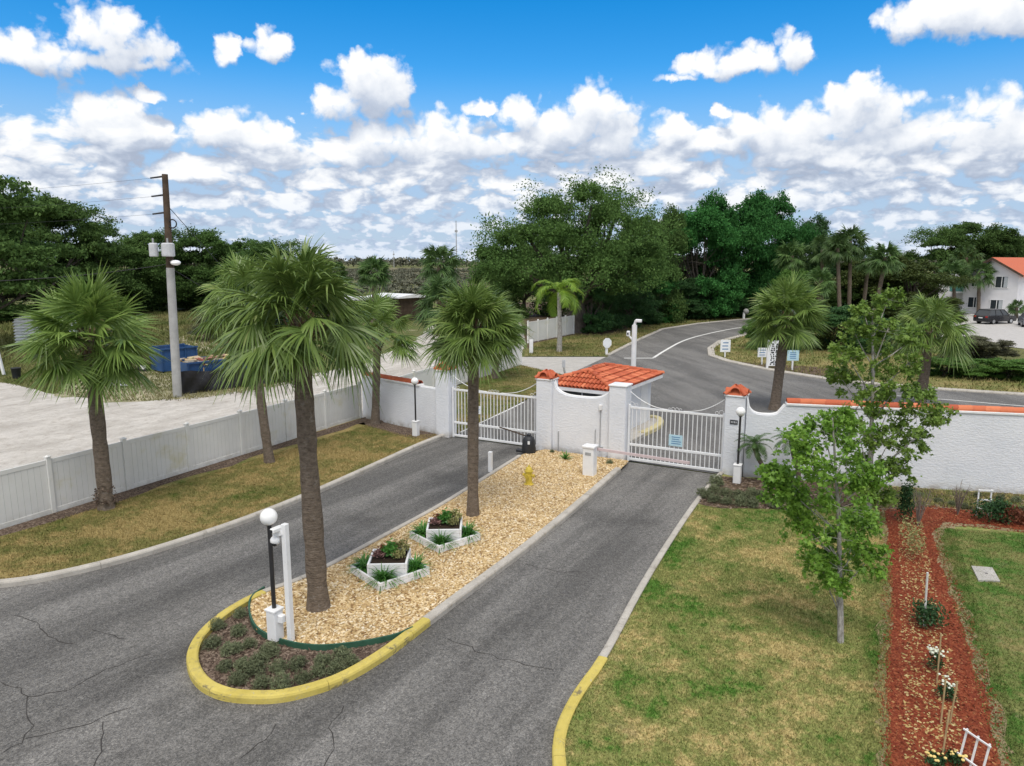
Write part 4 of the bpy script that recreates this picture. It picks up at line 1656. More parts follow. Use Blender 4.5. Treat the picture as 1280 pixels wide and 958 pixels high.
# hydrant
x, y = G(661, 606, .1)
e = empty('fire_hydrant', (x, y, .1), UA, 'yellow fire hydrant standing in the golden gravel', 'hydrant')
mb = MB()
mb.lathe([(.17, 0), (.17, .04), (.115, .05), (.105, .40), (.125, .41), (.125, .45), (.115, .46)], n=16)
mb.build('barrel', M['yellow'], e, smooth=True)
MB().lathe([(.145, .462), (.145, .49), (.12, .50), (.105, .56), (.065, .61), (.035, .625), (.035, .67), (.01, .672)], n=16).build('bonnet', M['yellow'], e, smooth=True)
for a, r, L in ((0, .055, .19), (math.pi, .055, .19), (-math.pi / 2, .075, .17)):
    cx_, cy_ = math.cos(a), math.sin(a)
    MB().tube([(cx_ * .09, cy_ * .09, .33), (cx_ * L * .8, cy_ * L * .8, .33), (cx_ * L * .8, cy_ * L * .8, .33), (cx_ * (L + .02), cy_ * (L + .02), .33)], [r * .8, r * .8, r, r], 10).build('nozzle_cap', M['yellow'], e)

# green edging between gravel and mulch
o = MB()
P = resample(BE, .1)
prof = [(-.02, -.02), (.016, -.02), (.016, .155), (-.02, .155)]
sweep(o, P, prof[::-1])
tag(o.build('garden_edging', M['green_edge']), 'dark green edging strip curving between gravel and shrub bed', 'edging')


# ------------------------------------------------------------------ planters
def rot_rect(side):
    h = side / 2
    return [(-h, -h), (h, -h), (h, h), (-h, h)]


def planter(center, label, rz):
    x, y = center
    e = empty('tiered_planter', (x, y, .105), rz, label, 'planter', 'two tier white planters')
    def ring(side, z0, z1, rot, thick=.05, courses=1):
        mb = MB()
        h = side / 2
        dz = (z1 - z0) / courses
        for k in range(courses):
            zc, hz = z0 + dz * (k + .5), dz - .006
            for i in range(4):
                a = rot + i * math.pi / 2
                L = side if i % 2 == 0 else side - 2 * thick - .004
                cx_, cy_ = (h - thick / 2) * math.sin(a), -(h - thick / 2) * math.cos(a)
                mb.box((cx_, cy_, zc), (L, thick, hz), rz=a, bev=.006)
        return mb
    ring(1.36, 0, .21, 0, courses=2).build('lower_box', M['white_wood'], e)
    ring(.92, .10, .46, math.pi / 4 + R(6), courses=3).build('upper_box', M['white_wood'], e)
    MB().box((0, 0, .075), (1.26, 1.26, .13)).build('lower_soil', M['soil'], e)
    MB().box((0, 0, .26), (.80, .80, .31), rz=math.pi / 4 + R(6)).build('upper_soil', M['soil'], e)
    return e


def tuft_mesh(n, L, w, droop, name, upr=.35):
    V, F = [], []
    for i in range(n):
        a = rng.uniform(0, 2 * math.pi)
        t = rng.uniform(upr, 1.25)
        l = L * rng.uniform(.7, 1.15)
        d = np.array([math.cos(a) * math.cos(t), math.sin(a) * math.cos(t), math.sin(t)])
        s = np.array([-math.sin(a), math.cos(a), 0])
        b0 = np.array([rng.normal(0, .03), rng.normal(0, .03), 0])
        k0 = len(V)
        for j in range(4):
            q = j / 3
            p = b0 + d * l * q - np.array([0, 0, 1]) * droop * l * q * q
            ww = w * (1 - q ** 1.6) * .5 + .001
            V += [p - s * ww, p + s * ww]
        for j in range(3):
            F.append((k0 + 2 * j, k0 + 2 * j + 1, k0 + 2 * j + 3, k0 + 2 * j + 2))
    return np_mesh(name, np.array(V), F)


lirio_me = [tuft_mesh(150, .42, .022, .45, 'strap_leaf_clump', .2) for _ in range(2)]


def cloud_mesh(name, clumps, tw, lv, L, Wd, **k):
    V, F = leaf_cloud(clumps, tw, lv, L, Wd, **k)
    return np_mesh(name, V, F)


succ_me = cloud_mesh('succulent', [(0, 0, .09, .13, .13, .12)], 40, 6, .06, .035, zlo=-.1)
kal_me = cloud_mesh('leafy_bedder', [(0, 0, .14, .15, .15, .17)], 45, 6, .09, .06, zlo=-.2)
c1 = G(480, 738, .1)
c2 = G(549, 691, .1)
pc = []
for (front, lab, nm) in ((G(480, 740, .105), 'nearer two tier white timber planter on the gravel, closer to the globe lamp', 'nearer planter'), (G(553, 692, .105), 'farther two tier white timber planter on the gravel, closer to the second palm', 'farther planter')):
    rz = R(45) + R(-4)
    cx_, cy_ = front[0] - .02, front[1] + .93
    planter((cx_, cy_), lab, rz)
    for k, a in enumerate((-90, 0, 180)):
        aa = R(a) + R(-4)
        o = link('strap_leaf_plant', lirio_me[k % 2], M['lirio'])
        o.scale = (1.3, 1.3, 1.6)
        o.location = (cx_ + .60 * math.cos(aa), cy_ + .60 * math.sin(aa), .105 + .14)
        o.rotation_euler = (0, 0, k * 1.7)
        tag(o, ['green strap leaved clump in the front corner of the %s' % nm, 'green strap leaved clump in the right corner of the %s' % nm, 'green strap leaved clump in the left corner of the %s' % nm][k], 'plant', 'strap leaved clumps in the planters')
    for k, (dx, dy, me_, mt, lab2) in enumerate(((-.24, -.02, succ_me, 'succ_pink', 'pinkish succulent on the left of the upper box of the %s'), (.22, -.06, succ_me, 'succ_yel', 'yellowish succulent on the right of the upper box of the %s'), (.0, .10, kal_me, 'lirio', 'bright green leafy plant at the middle of the upper box of the %s'), (-.20, .24, succ_me, 'red_leaf', 'dark red leaved plant at the back of the upper box of the %s'), (.24, .22, kal_me, 'succ_yel', 'yellow green plant at the back right of the upper box of the %s'))):
        me2 = me_.copy()
        me2.materials.clear()
        o = link('bedding_plant', me2, M[mt])
        o.location = (cx_ + dx, cy_ + dy, .105 + .41)
        o.rotation_euler = (0, 0, k)
        tag(o, lab2 % nm, 'plant', 'bedding plants in the upper boxes')

# ------------------------------------------------------------------ bed shrubs
shr = []
for i in range(3):
    V1, F1 = leaf_cloud([(0, 0, .08, .27, .27, .27)], 150, 9, .075, .016, spread=.10, zlo=-.05, rlo=.35, rhi=1.0, up=.0)
    shr.append(np_mesh('shrub_foliage', V1, F1))


def low_shrub(pt, s, mat, label, group, z=.10):
    o = link('low_shrub', shr[random.randrange(3)], M[mat])
    o.location = (pt[0], pt[1], z)
    o.scale = (s * random.uniform(.9, 1.15), s * random.uniform(.9, 1.1), s * random.uniform(.85, 1.15))
    o.rotation_euler = (0, 0, random.uniform(0, 6))
    return tag(o, label, 'shrub', group)


bed_pts = [(272, 790), (298, 797), (266, 812), (290, 820), (312, 812), (282, 840), (305, 840), (325, 832), (348, 842), (338, 822), (297, 858), (328, 862), (352, 864), (372, 838), (378, 856), (398, 848), (404, 834), (420, 844), (440, 836), (300, 774), (428, 828), (318, 846)]
for p in bed_pts:
    low_shrub(G(p[0], p[1] - 3, .04), random.uniform(.60, .80), 'juniper', 'low grey green mounding shrub in the mulch bed inside the yellow kerb nose', 'mounding shrubs at the island nose', .035)
for p in [(880, 622), (893, 628), (908, 630), (925, 632), (893, 616), (907, 620), (924, 624), (940, 634), (950, 626), (940, 622), (895, 607), (968, 634)]:
    low_shrub(G(*p, .1), random.uniform(.75, 1.05), 'dk_shrub' if p[1] < 624 and p[0] < 912 else 'juniper', 'low mounding shrub in the mulch before the right hand pier', 'mounding shrubs before the right pier', .095)

# ================================================================== VINYL FENCES
def vinyl_fence(pts, label, h=1.75):
    e = empty('vinyl_fence', (pts[0][0], pts[0][1], 0), 0, label, 'fence')
    for i, p in enumerate(pts):
        mb = MB()
        nb = pts[min(i + 1, len(pts) - 1)]
        pb = pts[max(i - 1, 0)]
        a = math.atan2(nb[1] - pb[1], nb[0] - pb[0])
        mb.box((p[0], p[1], (h + .06) / 2), (.13, .13, h + .06), rz=a, bev=.006)
        po = mb.build('post', M['vinyl'], e, world=True)
        mb = MB()
        b = .085
        zc = h + .062
        mb.box((p[0], p[1], zc + .012), (.16, .16, .024), rz=a)
        mb.add([(p[0] + dx * .07, p[1] + dy * .07, zc + .024) for dx, dy in ((-1, -1), (1, -1), (1, 1), (-1, 1))] + [(p[0], p[1], zc + .075)], [(0, 1, 4), (1, 2, 4), (2, 3, 4), (3, 0, 4)])
        cp = mb.build('post_cap', M['vinyl'], None)
        cp.parent = po
        cp.data.transform(Matrix.Translation((-e.location[0], -e.location[1], 0)))
        if i + 1 < len(pts):
            q = pts[i + 1]
            L = math.hypot(q[0] - p[0], q[1] - p[1])
            d = ((q[0] - p[0]) / L, (q[1] - p[1]) / L)
            a2 = math.atan2(d[1], d[0])
            mb = MB()
            mx, my = (p[0] + q[0]) / 2, (p[1] + q[1]) / 2
            mb.box((mx, my, .14), (L - .14, .05, .16), rz=a2, bev=.005)
            mb.box((mx, my, h - .07), (L - .14, .05, .13), rz=a2, bev=.005)
            n = max(2, int(round((L - .15) / .17)))
            wv_ = (L - .15) / n
            for k in range(n):
                s = -(L - .15) / 2 + (k + .5) * wv_
                mb.box((mx + d[0] * s, my + d[1] * s, h / 2 + .04), (wv_ - .008, .026, h - .36), rz=a2)
            mb.build('panel', M['vinyl'], e, world=True)


fp = []
d = np.array([-7.2, 33.55]) - np.array([-14.32, 19.15])
d /= np.linalg.norm(d)
p = np.array([-7.22, 33.5])
for k in range(9):
    fp.append(tuple(p - d * 2.42 * k))
vinyl_fence(fp[::-1], 'long white vinyl fence with yellow stains beside the sand road and left lane', 1.72)
b0 = np.array([-6.9, 34.3])
b1 = np.array(G(583, 478))
fb = [tuple(b0 + (b1 - b0) * k / 5) for k in range(6)]
b2 = np.array(G(651, 456.5))
fb += [tuple(b1 + (b2 - b1) * k / 4) for k in range(1, 5)]
vinyl_fence(fb, 'white vinyl fence behind the left stucco wall and the palms', 1.55)
c0, c1 = np.array(G(660, 429.5)), np.array(G(717, 418))
fc = [tuple(c0 + (c1 - c0) * k / 5) for k in range(6)]
vinyl_fence(fc, 'far white vinyl fence running to the big oak trunk', 1.95)


# ================================================================== PALMS
def fan_crown(nleaf, pet, blade, nseg=30, name='palm_crown', droop=.5, lo=-62, hi=86, wm=1.0):
    V, F = [], []
    for i in range(nleaf):
        q = (i + .5) / nleaf
        elv = R(hi - (hi - lo) * q ** .85 + rng.normal(0, 9))
        az_ = i * 2.39996 + rng.normal(0, .2)
        pl = pet * rng.uniform(.75, 1.15)
        bl_ = blade * rng.uniform(.82, 1.12)
        d = np.array([math.cos(az_) * math.cos(elv), math.sin(az_) * math.cos(elv), math.sin(elv)])
        side = np.array([-math.sin(az_), math.cos(az_), 0])
        roll = rng.normal(0, .5)
        # petiole, arching
        base = np.array([math.cos(az_) * .07, math.sin(az_) * .07, -.25 * q])
        sag = .20 * math.cos(elv) * pl
        pts = [base + d * pl * t - np.array([0, 0, sag * t * t]) for t in (0, .5, 1)]
        for j in range(2):
            a, b = pts[j], pts[j + 1]
            k0 = len(V)
            w_ = .022 - .006 * j
            V += [a - side * w_, a + side * w_, b + side * w_ * .75, b - side * w_ * .75]
            F.append((k0, k0 + 1, k0 + 2, k0 + 3))
        h = pts[2]
        fd = pts[2] - pts[1]
        fd /= np.linalg.norm(fd)
        nv = np.cross(fd, side)
        nv /= np.linalg.norm(nv)
        if nv[2] < 0:
            nv = -nv
        side, nv = side * math.cos(roll) + nv * math.sin(roll), nv * math.cos(roll) - side * math.sin(roll)
        # the costa bends down as it goes out
        for s in range(nseg):
            u = (s + .5) / nseg * 2 - 1
            th = u * R(118) + rng.normal(0, .03)
            cost = math.cos(th)
            fwd = .30 * bl_ * (1 - abs(u) ** 1.3)
            st = h + fd * fwd * .9 - nv * .10 * fwd
            dd = fd * math.cos(th) + side * math.sin(th) - nv * (.10 + .36 * abs(math.sin(th))) + rng.normal(0, .028, 3)
            dd /= np.linalg.norm(dd)
            L = bl_ * (.95 - .22 * u * u) * rng.uniform(.86, 1.08) - fwd * .35
            wdir = np.cross(dd, nv)
            wdir /= np.linalg.norm(wdir) + 1e-9
            k0 = len(V)
            dr = droop * rng.uniform(.4, 1.6)
            for j, t in enumerate((0, .35, .68, 1.0)):
                p_ = st + dd * L * t - np.array([0, 0, 1.0]) * dr * L * max(0, t - .18) ** 2.0
                ww = (.008, .023, .013, .002)[j] * bl_ * 1.05 * wm
                tw = nv * ww * .5 * (1 if s % 2 else -1)
                V += [p_ - wdir * ww + tw, p_ + wdir * ww - tw]
            for j in range(3):
                F.append((k0 + 2 * j, k0 + 2 * j + 1, k0 + 2 * j + 3, k0 + 2 * j + 2))
    return np_mesh(name, np.array(V), F)


crowns = [fan_crown(58, .80, 1.04, 38, droop=.20, lo=-22), fan_crown(42, .88, 1.04, 38, droop=.62, lo=-6), fan_crown(54, .86, 1.06, 40, droop=.60, lo=-14), fan_crown(80, .74, 1.06, 36, droop=.42, lo=-12), fan_crown(34, 1.02, 1.0, 36, droop=.30, lo=-12)]
crowns_far = [fan_crown(44, .85, 1.0, 24, droop=.4, lo=-28, wm=2.0), fan_crown(36, .9, .95, 24, droop=.5, lo=-26, wm=2.0)]


def boots_mesh(name):
    mb = MB()
    for i in range(26):
        a = i * 2.4
        z = -.72 + i * .030
        c_, s_ = math.cos(a), math.sin(a)
        mb.bar((c_ * .13, s_ * .13, z - .1), (c_ * .30, s_ * .30, z + .26), .05, .035)
    me = bpy.data.meshes.new(name)
    me.from_pydata(mb.v, [], mb.f)
    me.update()
    return me


boots = boots_mesh('leaf_bases')


def fan_palm(base, top, label, crown_me, mat, r0=.2, r1=.15, cs=1.0, rz=0.0, group='cabbage palms', zb=0.0, bootson=True, bend=0.0):
    """base and top as (x, y, z) metres"""
    b, t = Vector(base), Vector(top)
    e = empty('palm_tree', b, 0, label, 'palm tree', group)
    n = 22
    pts, rad = [], []
    ph = random.uniform(0, 6)
    for i in range(n + 1):
        q = i / n
        p = (t - b) * q
        p += Vector((bend * math.sin(math.pi * q), .02 * math.sin(5 * q + ph), 0))
        pts.append(p)
        r = r0 + (r1 - r0) * q + (.07 * r0 * random.uniform(-1, 1) if 0 < i < n else 0)
        if q < .08:
            r += r0 * .25 * (1 - q / .08)
        rad.append(r)
    pts[0] = Vector((0, 0, -.05))
    MB().tube(pts, rad, 14).build('trunk', M['palm_bark'], e, smooth=True)
    cr = link('crown', crown_me, M[mat], e)
    cr.location = t - b
    cr.rotation_euler = (random.uniform(-.08, .08), random.uniform(-.08, .08), rz)
    cr.scale = (cs, cs, cs)
    if bootson:
        bo = link('leaf_bases', boots, M['boot'], e)
        bo.location = t - b
        bo.rotation_euler = (0, 0, rz)
    return e


def palm_px(base_px, top_px, label, k, r0=.19, r1=.15, cs=1.0, rz=0.0, zb=.085, far=False, Y=None, **kw):
    x, y = G(*base_px, zb)
    z = ZT(y, top_px[1])
    tx = XT(y, z, top_px[0])
    me_ = (crowns_far if far else crowns)[k]
    return fan_palm((x, y, zb), (tx, y, z), label, me_, 'sabal_far' if far else 'sabal', r0, r1, cs, rz, **kw)


palm_px((133, 636), (112, 420), 'palm with dark mossy trunk base in the dry grass beside the white fence', 0, .21, .19, 1.12, .4)
palm_px((398, 760), (374, 396), 'tall palm with thick trunk rising from the gravel island beside the nearer planter', 2, .215, .17, .96, 1.3, zb=.105)
palm_px((337, 578), (310, 380), 'slim palm in the grass strip left of the island palm', 1, .17, .14, 1.05, 2.2)
palm_px((591, 644), (592, 408), 'palm with full rounded crown in the gravel behind the farther planter', 3, .165, .15, .86, 4.0, zb=.105)
palm_px((469, 530), (472, 418), 'palm in the mulch before the left stucco wall', 4, .19, .16, 1.1, 5.0)
palm_px((557, 475), (553, 378), 'palm beyond the fence showing above the left pier cap', 0, .22, .19, 1.1, 3.1, zb=0, far=True)
palm_px((618, 473), (626, 408), 'short palm in the grass behind the left gate', 0, .22, .19, 1.0, 2.7, zb=.03)
palm_px((968, 512), (984, 394), 'palm leaning right behind the long white wall beside the number board', 0, .27, .23, 1.18, .9, zb=0)
palm_px((1150, 512), (1162, 414), 'palm behind the long white wall partly hidden by the maple leaves', 1, .25, .21, 1.15, 2.0, zb=0)
# dark creeping growth at the foot of the first palm
x, y = G(133, 636, .085)
o = link('creeper', cloud_mesh('creeper', [(0, 0, .35, .30, .30, .5)], 60, 12, .06, .04, spread=.12, zlo=-.7, rlo=.8, rhi=1.05), M['dk_shrub'])
o.location = (x, y, .1)
o.scale = (.9, .9, 1.0)
o.data.materials.clear()
o.data.materials.append(M['chip'])
tag(o, 'dark dead root fuzz around the foot of the palm by the white fence', 'root fuzz')

for (b, t, lab, k, cs) in [
    ((1061, 404), (1063, 302), 'tallest of the palms standing behind the maple, straight pale trunk', 0, 1.25),
    ((1050, 405), (1047, 310), 'tall palm just left of the tallest palm with trunk almost touching it', 1, 1.15),
    ((1091, 407), (1107, 322), 'palm with curved leaning trunk right of the tallest palm', 0, 1.2),
    ((1077, 402), (1086, 324), 'dim palm between the tallest palm and the curved one', 1, 1.1),
    ((993, 400), (990, 320), 'bluish palm at the edge of the dark trees above the wall palm', 0, 1.3),
    ((1027, 402), (1028, 312), 'palm left of the pair of tall palms', 1, 1.25),
    ((1022, 410), (1024, 352), 'short palm low between dark trunks left of the pair of tall palms', 0, 1.1),
    ((1223, 393), (1224, 341), 'palm standing in front of the white house gable', 1, 1.25),
    ((1193, 392), (1192, 344), 'palm left of the house at the end of the parking lot', 0, 1.3),
    ((1207, 388), (1208, 322), 'taller palm behind the palms at the house corner', 1, 1.4),
    ((1250, 380), (1250, 306), 'palm rising behind the roof of the white house', 0, 1.8),
    ((1270, 398), (1271, 384), 'dwarf palm in front of the house between the cars', 1, .7),
    ((466, 404), (468, 340), 'brown skirted palm far behind the island palm crown', 0, 1.25),
    ((548, 420), (549, 330), 'far palm with dark crown behind the rounded crown palm', 1, 1.3),
]:
    palm_px(b, t, lab, k, .24, .2, cs, random.uniform(0, 6), zb=0, far=True, bootson=False, group='palms in the distance')


def pinnate_crown(nf, L, nl, leaf, w, droop, name, lo=-10, hi=80):
    V, F = [], []
    for i in range(nf):
        q = (i + .5) / nf
        e_ = R(hi - (hi - lo) * q + rng.normal(0, 5))
        az_ = i * 2.39996 + rng.normal(0, .15)
        l = L * rng.uniform(.85, 1.1)
        side = np.array([-math.sin(az_), math.cos(az_), 0])
        hd_ = np.array([math.cos(az_), math.sin(az_), 0])
        P = []
        p = np.zeros(3)
        ang = e_
        for j in range(13):
            P.append(p.copy())
            p = p + (hd_ * math.cos(ang) + np.array([0, 0, 1]) * math.sin(ang)) * l / 12
            ang -= droop / 12 * (1 + .8 * j / 12)
        P = np.array(P)
        for j in range(12):
            k0 = len(V)
            w0, w1 = .018 * (1 - j / 13), .018 * (1 - (j + 1) / 13)
            V += [P[j] - side * w0, P[j] + side * w0, P[j + 1] + side * w1, P[j + 1] - side * w1]
            F.append((k0, k0 + 1, k0 + 2, k0 + 3))
        for j in range(nl):
            t = .14 + .86 * (j + .5) / nl
            x = t * 12
            i0 = min(11, int(x))
            c = P[i0] + (P[i0 + 1] - P[i0]) * (x - i0)
            tg = P[i0 + 1] - P[i0]
            tg /= np.linalg.norm(tg)
            up_ = np.cross(tg, side)
            if up_[2] < 0:
                up_ = -up_
            ll = leaf * (math.sin(math.pi * min(1, t * .9 + .08)) ** .6) * rng.uniform(.85, 1.1)
            for s in (-1, 1):
                dd = tg * .62 + side * s * .75 + up_ * .12 + rng.normal(0, .06, 3)
                dd /= np.linalg.norm(dd)
                k0 = len(V)
                m = c + dd * ll * .5 - np.array([0, 0, ll * .06])
                tip = c + dd * ll - np.array([0, 0, ll * .35])
                V += [c - tg * w * .3, c + tg * w * .3, m + tg * w * .5, tip, m - tg * w * .5]
                F.append((k0, k0 + 1, k0 + 2, k0 + 4))
                F.append((k0 + 4, k0 + 2, k0 + 3, k0 + 3))
    tri = []
    for f in F:
        if f[2] == f[3]:
            tri.append((f[0], f[1], f[2]))
        else:
            tri.append((f[0], f[1], f[2]))
            tri.append((f[0], f[2], f[3]))
    return np_mesh(name, np.array(V), tri)


x, y = G(699, 440)
e = empty('feather_palm', (x, y, 0), 0, 'slender feather palm with yellow green fronds and pale thin trunk by the side drive', 'palm tree')
zt_ = ZT(y, 366)
tx = XT(y, zt_, 699) - x
MB().tube([(0, 0, 0), (.05, 0, zt_ * .4), (tx, 0, zt_ * .8), (tx, 0, zt_)], [.24, .18, .16, .17], 10).build('trunk', M['maple_bark'], e, smooth=True)
cr = link('crown', pinnate_crown(12, 3.1, 34, .80, .10, 1.9, 'feather_crown', 0, 78), M['feather'], e)
cr.location = (tx, 0, zt_)
cr.rotation_euler = (0, 0, .5)

pyg = pinnate_crown(24, .72, 24, .19, .022, 1.15, 'pygmy_crown', -15, 75)
for (bp, tp, lab) in (((953, 598), (943, 556), 'small pygmy palm with curved trunk before the white wall beside the lamp'), ((994, 604), (990, 552), 'small pygmy palm before the white wall half hidden behind the maple')):
    x, y = G(*bp, .09)
    y -= .35
    z = ZT(y, tp[1])
    tx = XT(y, z, tp[0]) - x
    e = empty('pygmy_palm', (x, y, .09), 0, lab, 'palm tree', 'pygmy palms before the wall')
    MB().tube([(0, 0, -.03), (tx * .2, 0, (z - .09) * .35), (tx * .75, 0, (z - .09) * .7), (tx, 0, z - .09)], [.10, .075, .08, .10], 9).build('trunk', M['palm_bark'], e, smooth=True)
    cr = link('crown', pyg, M['pygmy'], e)
    cr.location = (tx, 0, z - .09)

# little cycad by the scooped wall
x, y = G(706, 574, .1)
o = link('cycad', tuft_mesh(34, .5, .05, .3, 'cycad', .4), M['lirio'])
o.location = (x, y, .1)
tag(o, 'small spiky green plant against the scooped white wall', 'plant')
for (p, s) in (((762, 580), .5), ((690, 566), .4)):
    low_shrub(G(*p, .1), s, 'juniper', 'small weedy plant at the foot of the scooped wall', 'weeds at the scooped wall')


# ================================================================== BROADLEAF TREES
def limbs(mb, trunk_h, r, targets, lean=(0, 0)):
    t0 = Vector((lean[0], lean[1], trunk_h))
    mb.tube([(0, 0, -.1), (lean[0] * .3, lean[1] * .3, trunk_h * .5), t0], [r * 1.35, r, r * .85], 10)
    for tg in targets:
        tg = Vector(tg)
        m = t0 + (tg - t0) * .5 + Vector((random.uniform(-.05, .05), random.uniform(-.05, .05), -.06)) * (tg - t0).length
        rr = r * random.uniform(.35, .55)
        mb.tube([t0 - Vector((0, 0, r)), m, tg], [rr, rr * .7, rr * .25], 6)
        for _ in range(2):
            d_ = Vector((random.uniform(-1, 1), random.uniform(-1, 1), random.uniform(0, 1))) * (tg - t0).length * .35
            mb.tube([m, m + d_], [rr * .4, rr * .12], 5)


def oak_variant(seed, hgt=12.0, rad=6.0, ncl=26, tw=36, lv=56, L=.27, Wd=.155, low=.05, flat=.8, narrow=0.0):
    global rng
    rng = np.random.default_rng(seed)
    random.seed(seed)
    cl = []
    for i in range(ncl):
        a = i * 2.39996 + rng.uniform(-.7, .7)
        q = rng.uniform(0, 1) ** .8
        zq = rng.uniform(low, .93)
        env = math.sqrt(max(.05, 1 - ((zq - .42) / .62) ** 2))
        rr = rad * .84 * env * math.sqrt(rng.uniform(.15, 1))
        s = rad * rng.uniform(.17, .38) * (1 - narrow * .3)
        cl.append((rr * math.cos(a), rr * math.sin(a), hgt * zq, s * rng.uniform(.85, 1.3), s * rng.uniform(.85, 1.3), s * flat * rng.uniform(.7, 1.15)))
    V, F = leaf_cloud(cl, tw, lv, L, Wd, spread=.18, zlo=-.5, rlo=.35, rhi=1.15, up=1.0)
    k = hgt / np.quantile(V[:, 2], .998)
    V[:, 2] *= k
    me = np_mesh('oak_crown', V, F)
    mb = MB()
    limbs(mb, hgt * .22, hgt * .022, [(c[0] * .85, c[1] * .85, c[2] * k) for c in cl if c[2] > hgt * .3][:14])
    tm = bpy.data.meshes.new('oak_trunk')
    tm.from_pydata([tuple(p) for p in mb.v], [], mb.f)
    tm.update()
    return me, tm


variants = [oak_variant(11, low=.12), oak_variant(12, low=.10, ncl=30), oak_variant(13, low=.04, flat=.95, ncl=30), oak_variant(14, hgt=12, rad=5, low=.02, ncl=28, flat=1.1), oak_variant(15, low=.36, ncl=26, flat=.6)]
FARLEAF = variants


def leafy_tree(base, top_y, width_px, k, mat, label, name='oak_tree', group=None, Yover=None, cat='tree'):
    x, y = G(*base)
    if Yover:
        y = Yover
        x = XT(y, 3, base[0])
    z = ZT(y, top_y)
    rad = width_px / 2 / FPX * math.hypot(x, y)
    e = empty(name, (x, y, -.02), random.uniform(0, 6), label, cat, group)
    cme, tme = variants[k]
    hgt0, rad0 = 12.0, (6.0 if k != 3 else 5.0)
    key = 'v%d_%s' % (k, mat)
    if key not in MCACHE:
        c2_ = cme.copy()
        c2_.materials.clear()
        c2_.materials.append(M[mat])
        MCACHE[key] = c2_
    s = rad / (rad0 * 1.02)
    e.scale = (s, s, z / hgt0)
    link('trunk', tme, M['oak_bark'], e)
    link('crown', MCACHE[key], None, e)
    return e


MCACHE = {}
random.seed(21)
# the big oak of the middle, built on its own
def big_oak():
    global rng
    rng = np.random.default_rng(5)
    x, y = G(721, 416)
    top = ZT(y, 222)
    e = empty('oak_tree', (x, y, 0), 0, 'largest oak, wide grey green crown over pale trunk at the far fence end', 'tree', 'oaks behind the entrance')
    s = y / FPX * 1.03     # metres per pixel there
    cl = []
    for (px, py, r, dy) in [(690, 262, 42, 0), (735, 258, 40, -2), (775, 262, 38, 2), (650, 292, 40, -1), (618, 318, 34, 1), (640, 335, 36, -2), (700, 300, 46, -3), (750, 300, 48, -3), (795, 300, 42, 0), (815, 335, 34, 3), (690, 340, 44, -4), (745, 338, 46, -4), (790, 345, 38, 0), (720, 285, 50, 3), (660, 355, 30, 2), (705, 368, 30, 3), (612, 345, 24, 3)]:
        cl.append(((px - 721) * s, dy, ZT(y, py), r * s, r * s * 1.1, r * s * .85))
    cl += [(c[0] + rng.normal(0, 1.2), c[1] + rng.normal(0, 1.5), c[2] + rng.normal(0.2, 1.0), c[3] * .45, c[4] * .45, c[5] * .4) for c in cl for _ in range(2)]
    V, F = leaf_cloud(cl, 36, 62, .24, .14, spread=.17, zlo=-.6, rlo=.4, rhi=1.12, up=1.0)
    link('crown', np_mesh('oak_crown', V, F), M['oak'], e)
    mb = MB()
    limbs(mb, ZT(y, 372), .85, [(c[0] * .9, c[1], c[2]) for c in cl[:12]])
    mb.build('trunk', M['oak_bark'], e, smooth=True)


big_oak()
for args in [
    ((-10, 434), 222, 185, 4, 'oak_dark', 'big dark spreading oak at the left edge of the picture'),
    ((58, 402), 246, 130, 4, 'oak_dark', 'dark oak behind the white tank at the far left'),
    ((108, 396), 262, 120, 1, 'oak_dark', 'dark oak above the crown of the palm by the white fence'),
    ((150, 392), 300, 110, 2, 'oak_dark', 'low dark tree left of the utility pole'),
    ((205, 388), 291, 90, 0, 'oak_dark', 'dark tree right behind the utility pole transformers'),
    ((250, 387), 287, 110, 1, 'oak', 'dark green tree just right of the utility pole'),
    ((300, 388), 291, 110, 2, 'oak', 'mid green tree between utility pole and island palm'),
    ((345, 392), 302, 110, 1, 'oak', 'dark tree behind the crowns of the strip palms'),
    ((395, 392), 322, 90, 0, 'oak_dark', 'low dark tree far behind the island palm'),
    ((812, 402), 262, 95, 2, 'oak_dark', 'dark tree filling the gap right of the largest oak'),
    ((874, 398), 262, 100, 3, 'emerald', 'emerald green tree left of the pair over the road bend'),
    ((912, 396), 245, 110, 2, 'emerald', 'tallest emerald green tree over the road bend'),
    ((957, 394), 242, 95, 3, 'emerald', 'emerald green tree above the road end left of the palms'),
    ((1000, 392), 272, 80, 2, 'hedge', 'dark green tree behind the bluish palm'),
    ((655, 396), 300, 120, 2, 'oak_dark', 'dark tree low behind the left side of the largest oak'),
    ((770, 400), 300, 110, 3, 'oak_dark', 'dark tree in shade behind the feather palm'),
    ((1040, 392), 306, 90, 1, 'oak', 'dark green tree behind the pair of tall palms'),
    ((1085, 394), 318, 90, 2, 'olive', 'olive green tree behind the curved palm'),
    ((1140, 396), 326, 100, 3, 'olive', 'bushy olive tree left of the house palms'),
    ((1172, 380), 286, 90, 1, 'oak_dark', 'dark tree on the skyline left of the house roof'),
    ((1212, 379), 279, 95, 0, 'oak_dark', 'tall dark tree on the skyline behind the house palms'),
    ((1248, 380), 284, 80, 2, 'oak_dark', 'dark tree on the skyline above the red roof'),
    ((1290, 380), 300, 80, 1, 'oak', 'tree on the skyline at the right edge of the picture'),
]:
    leafy_tree(*args, group='trees along the skyline')

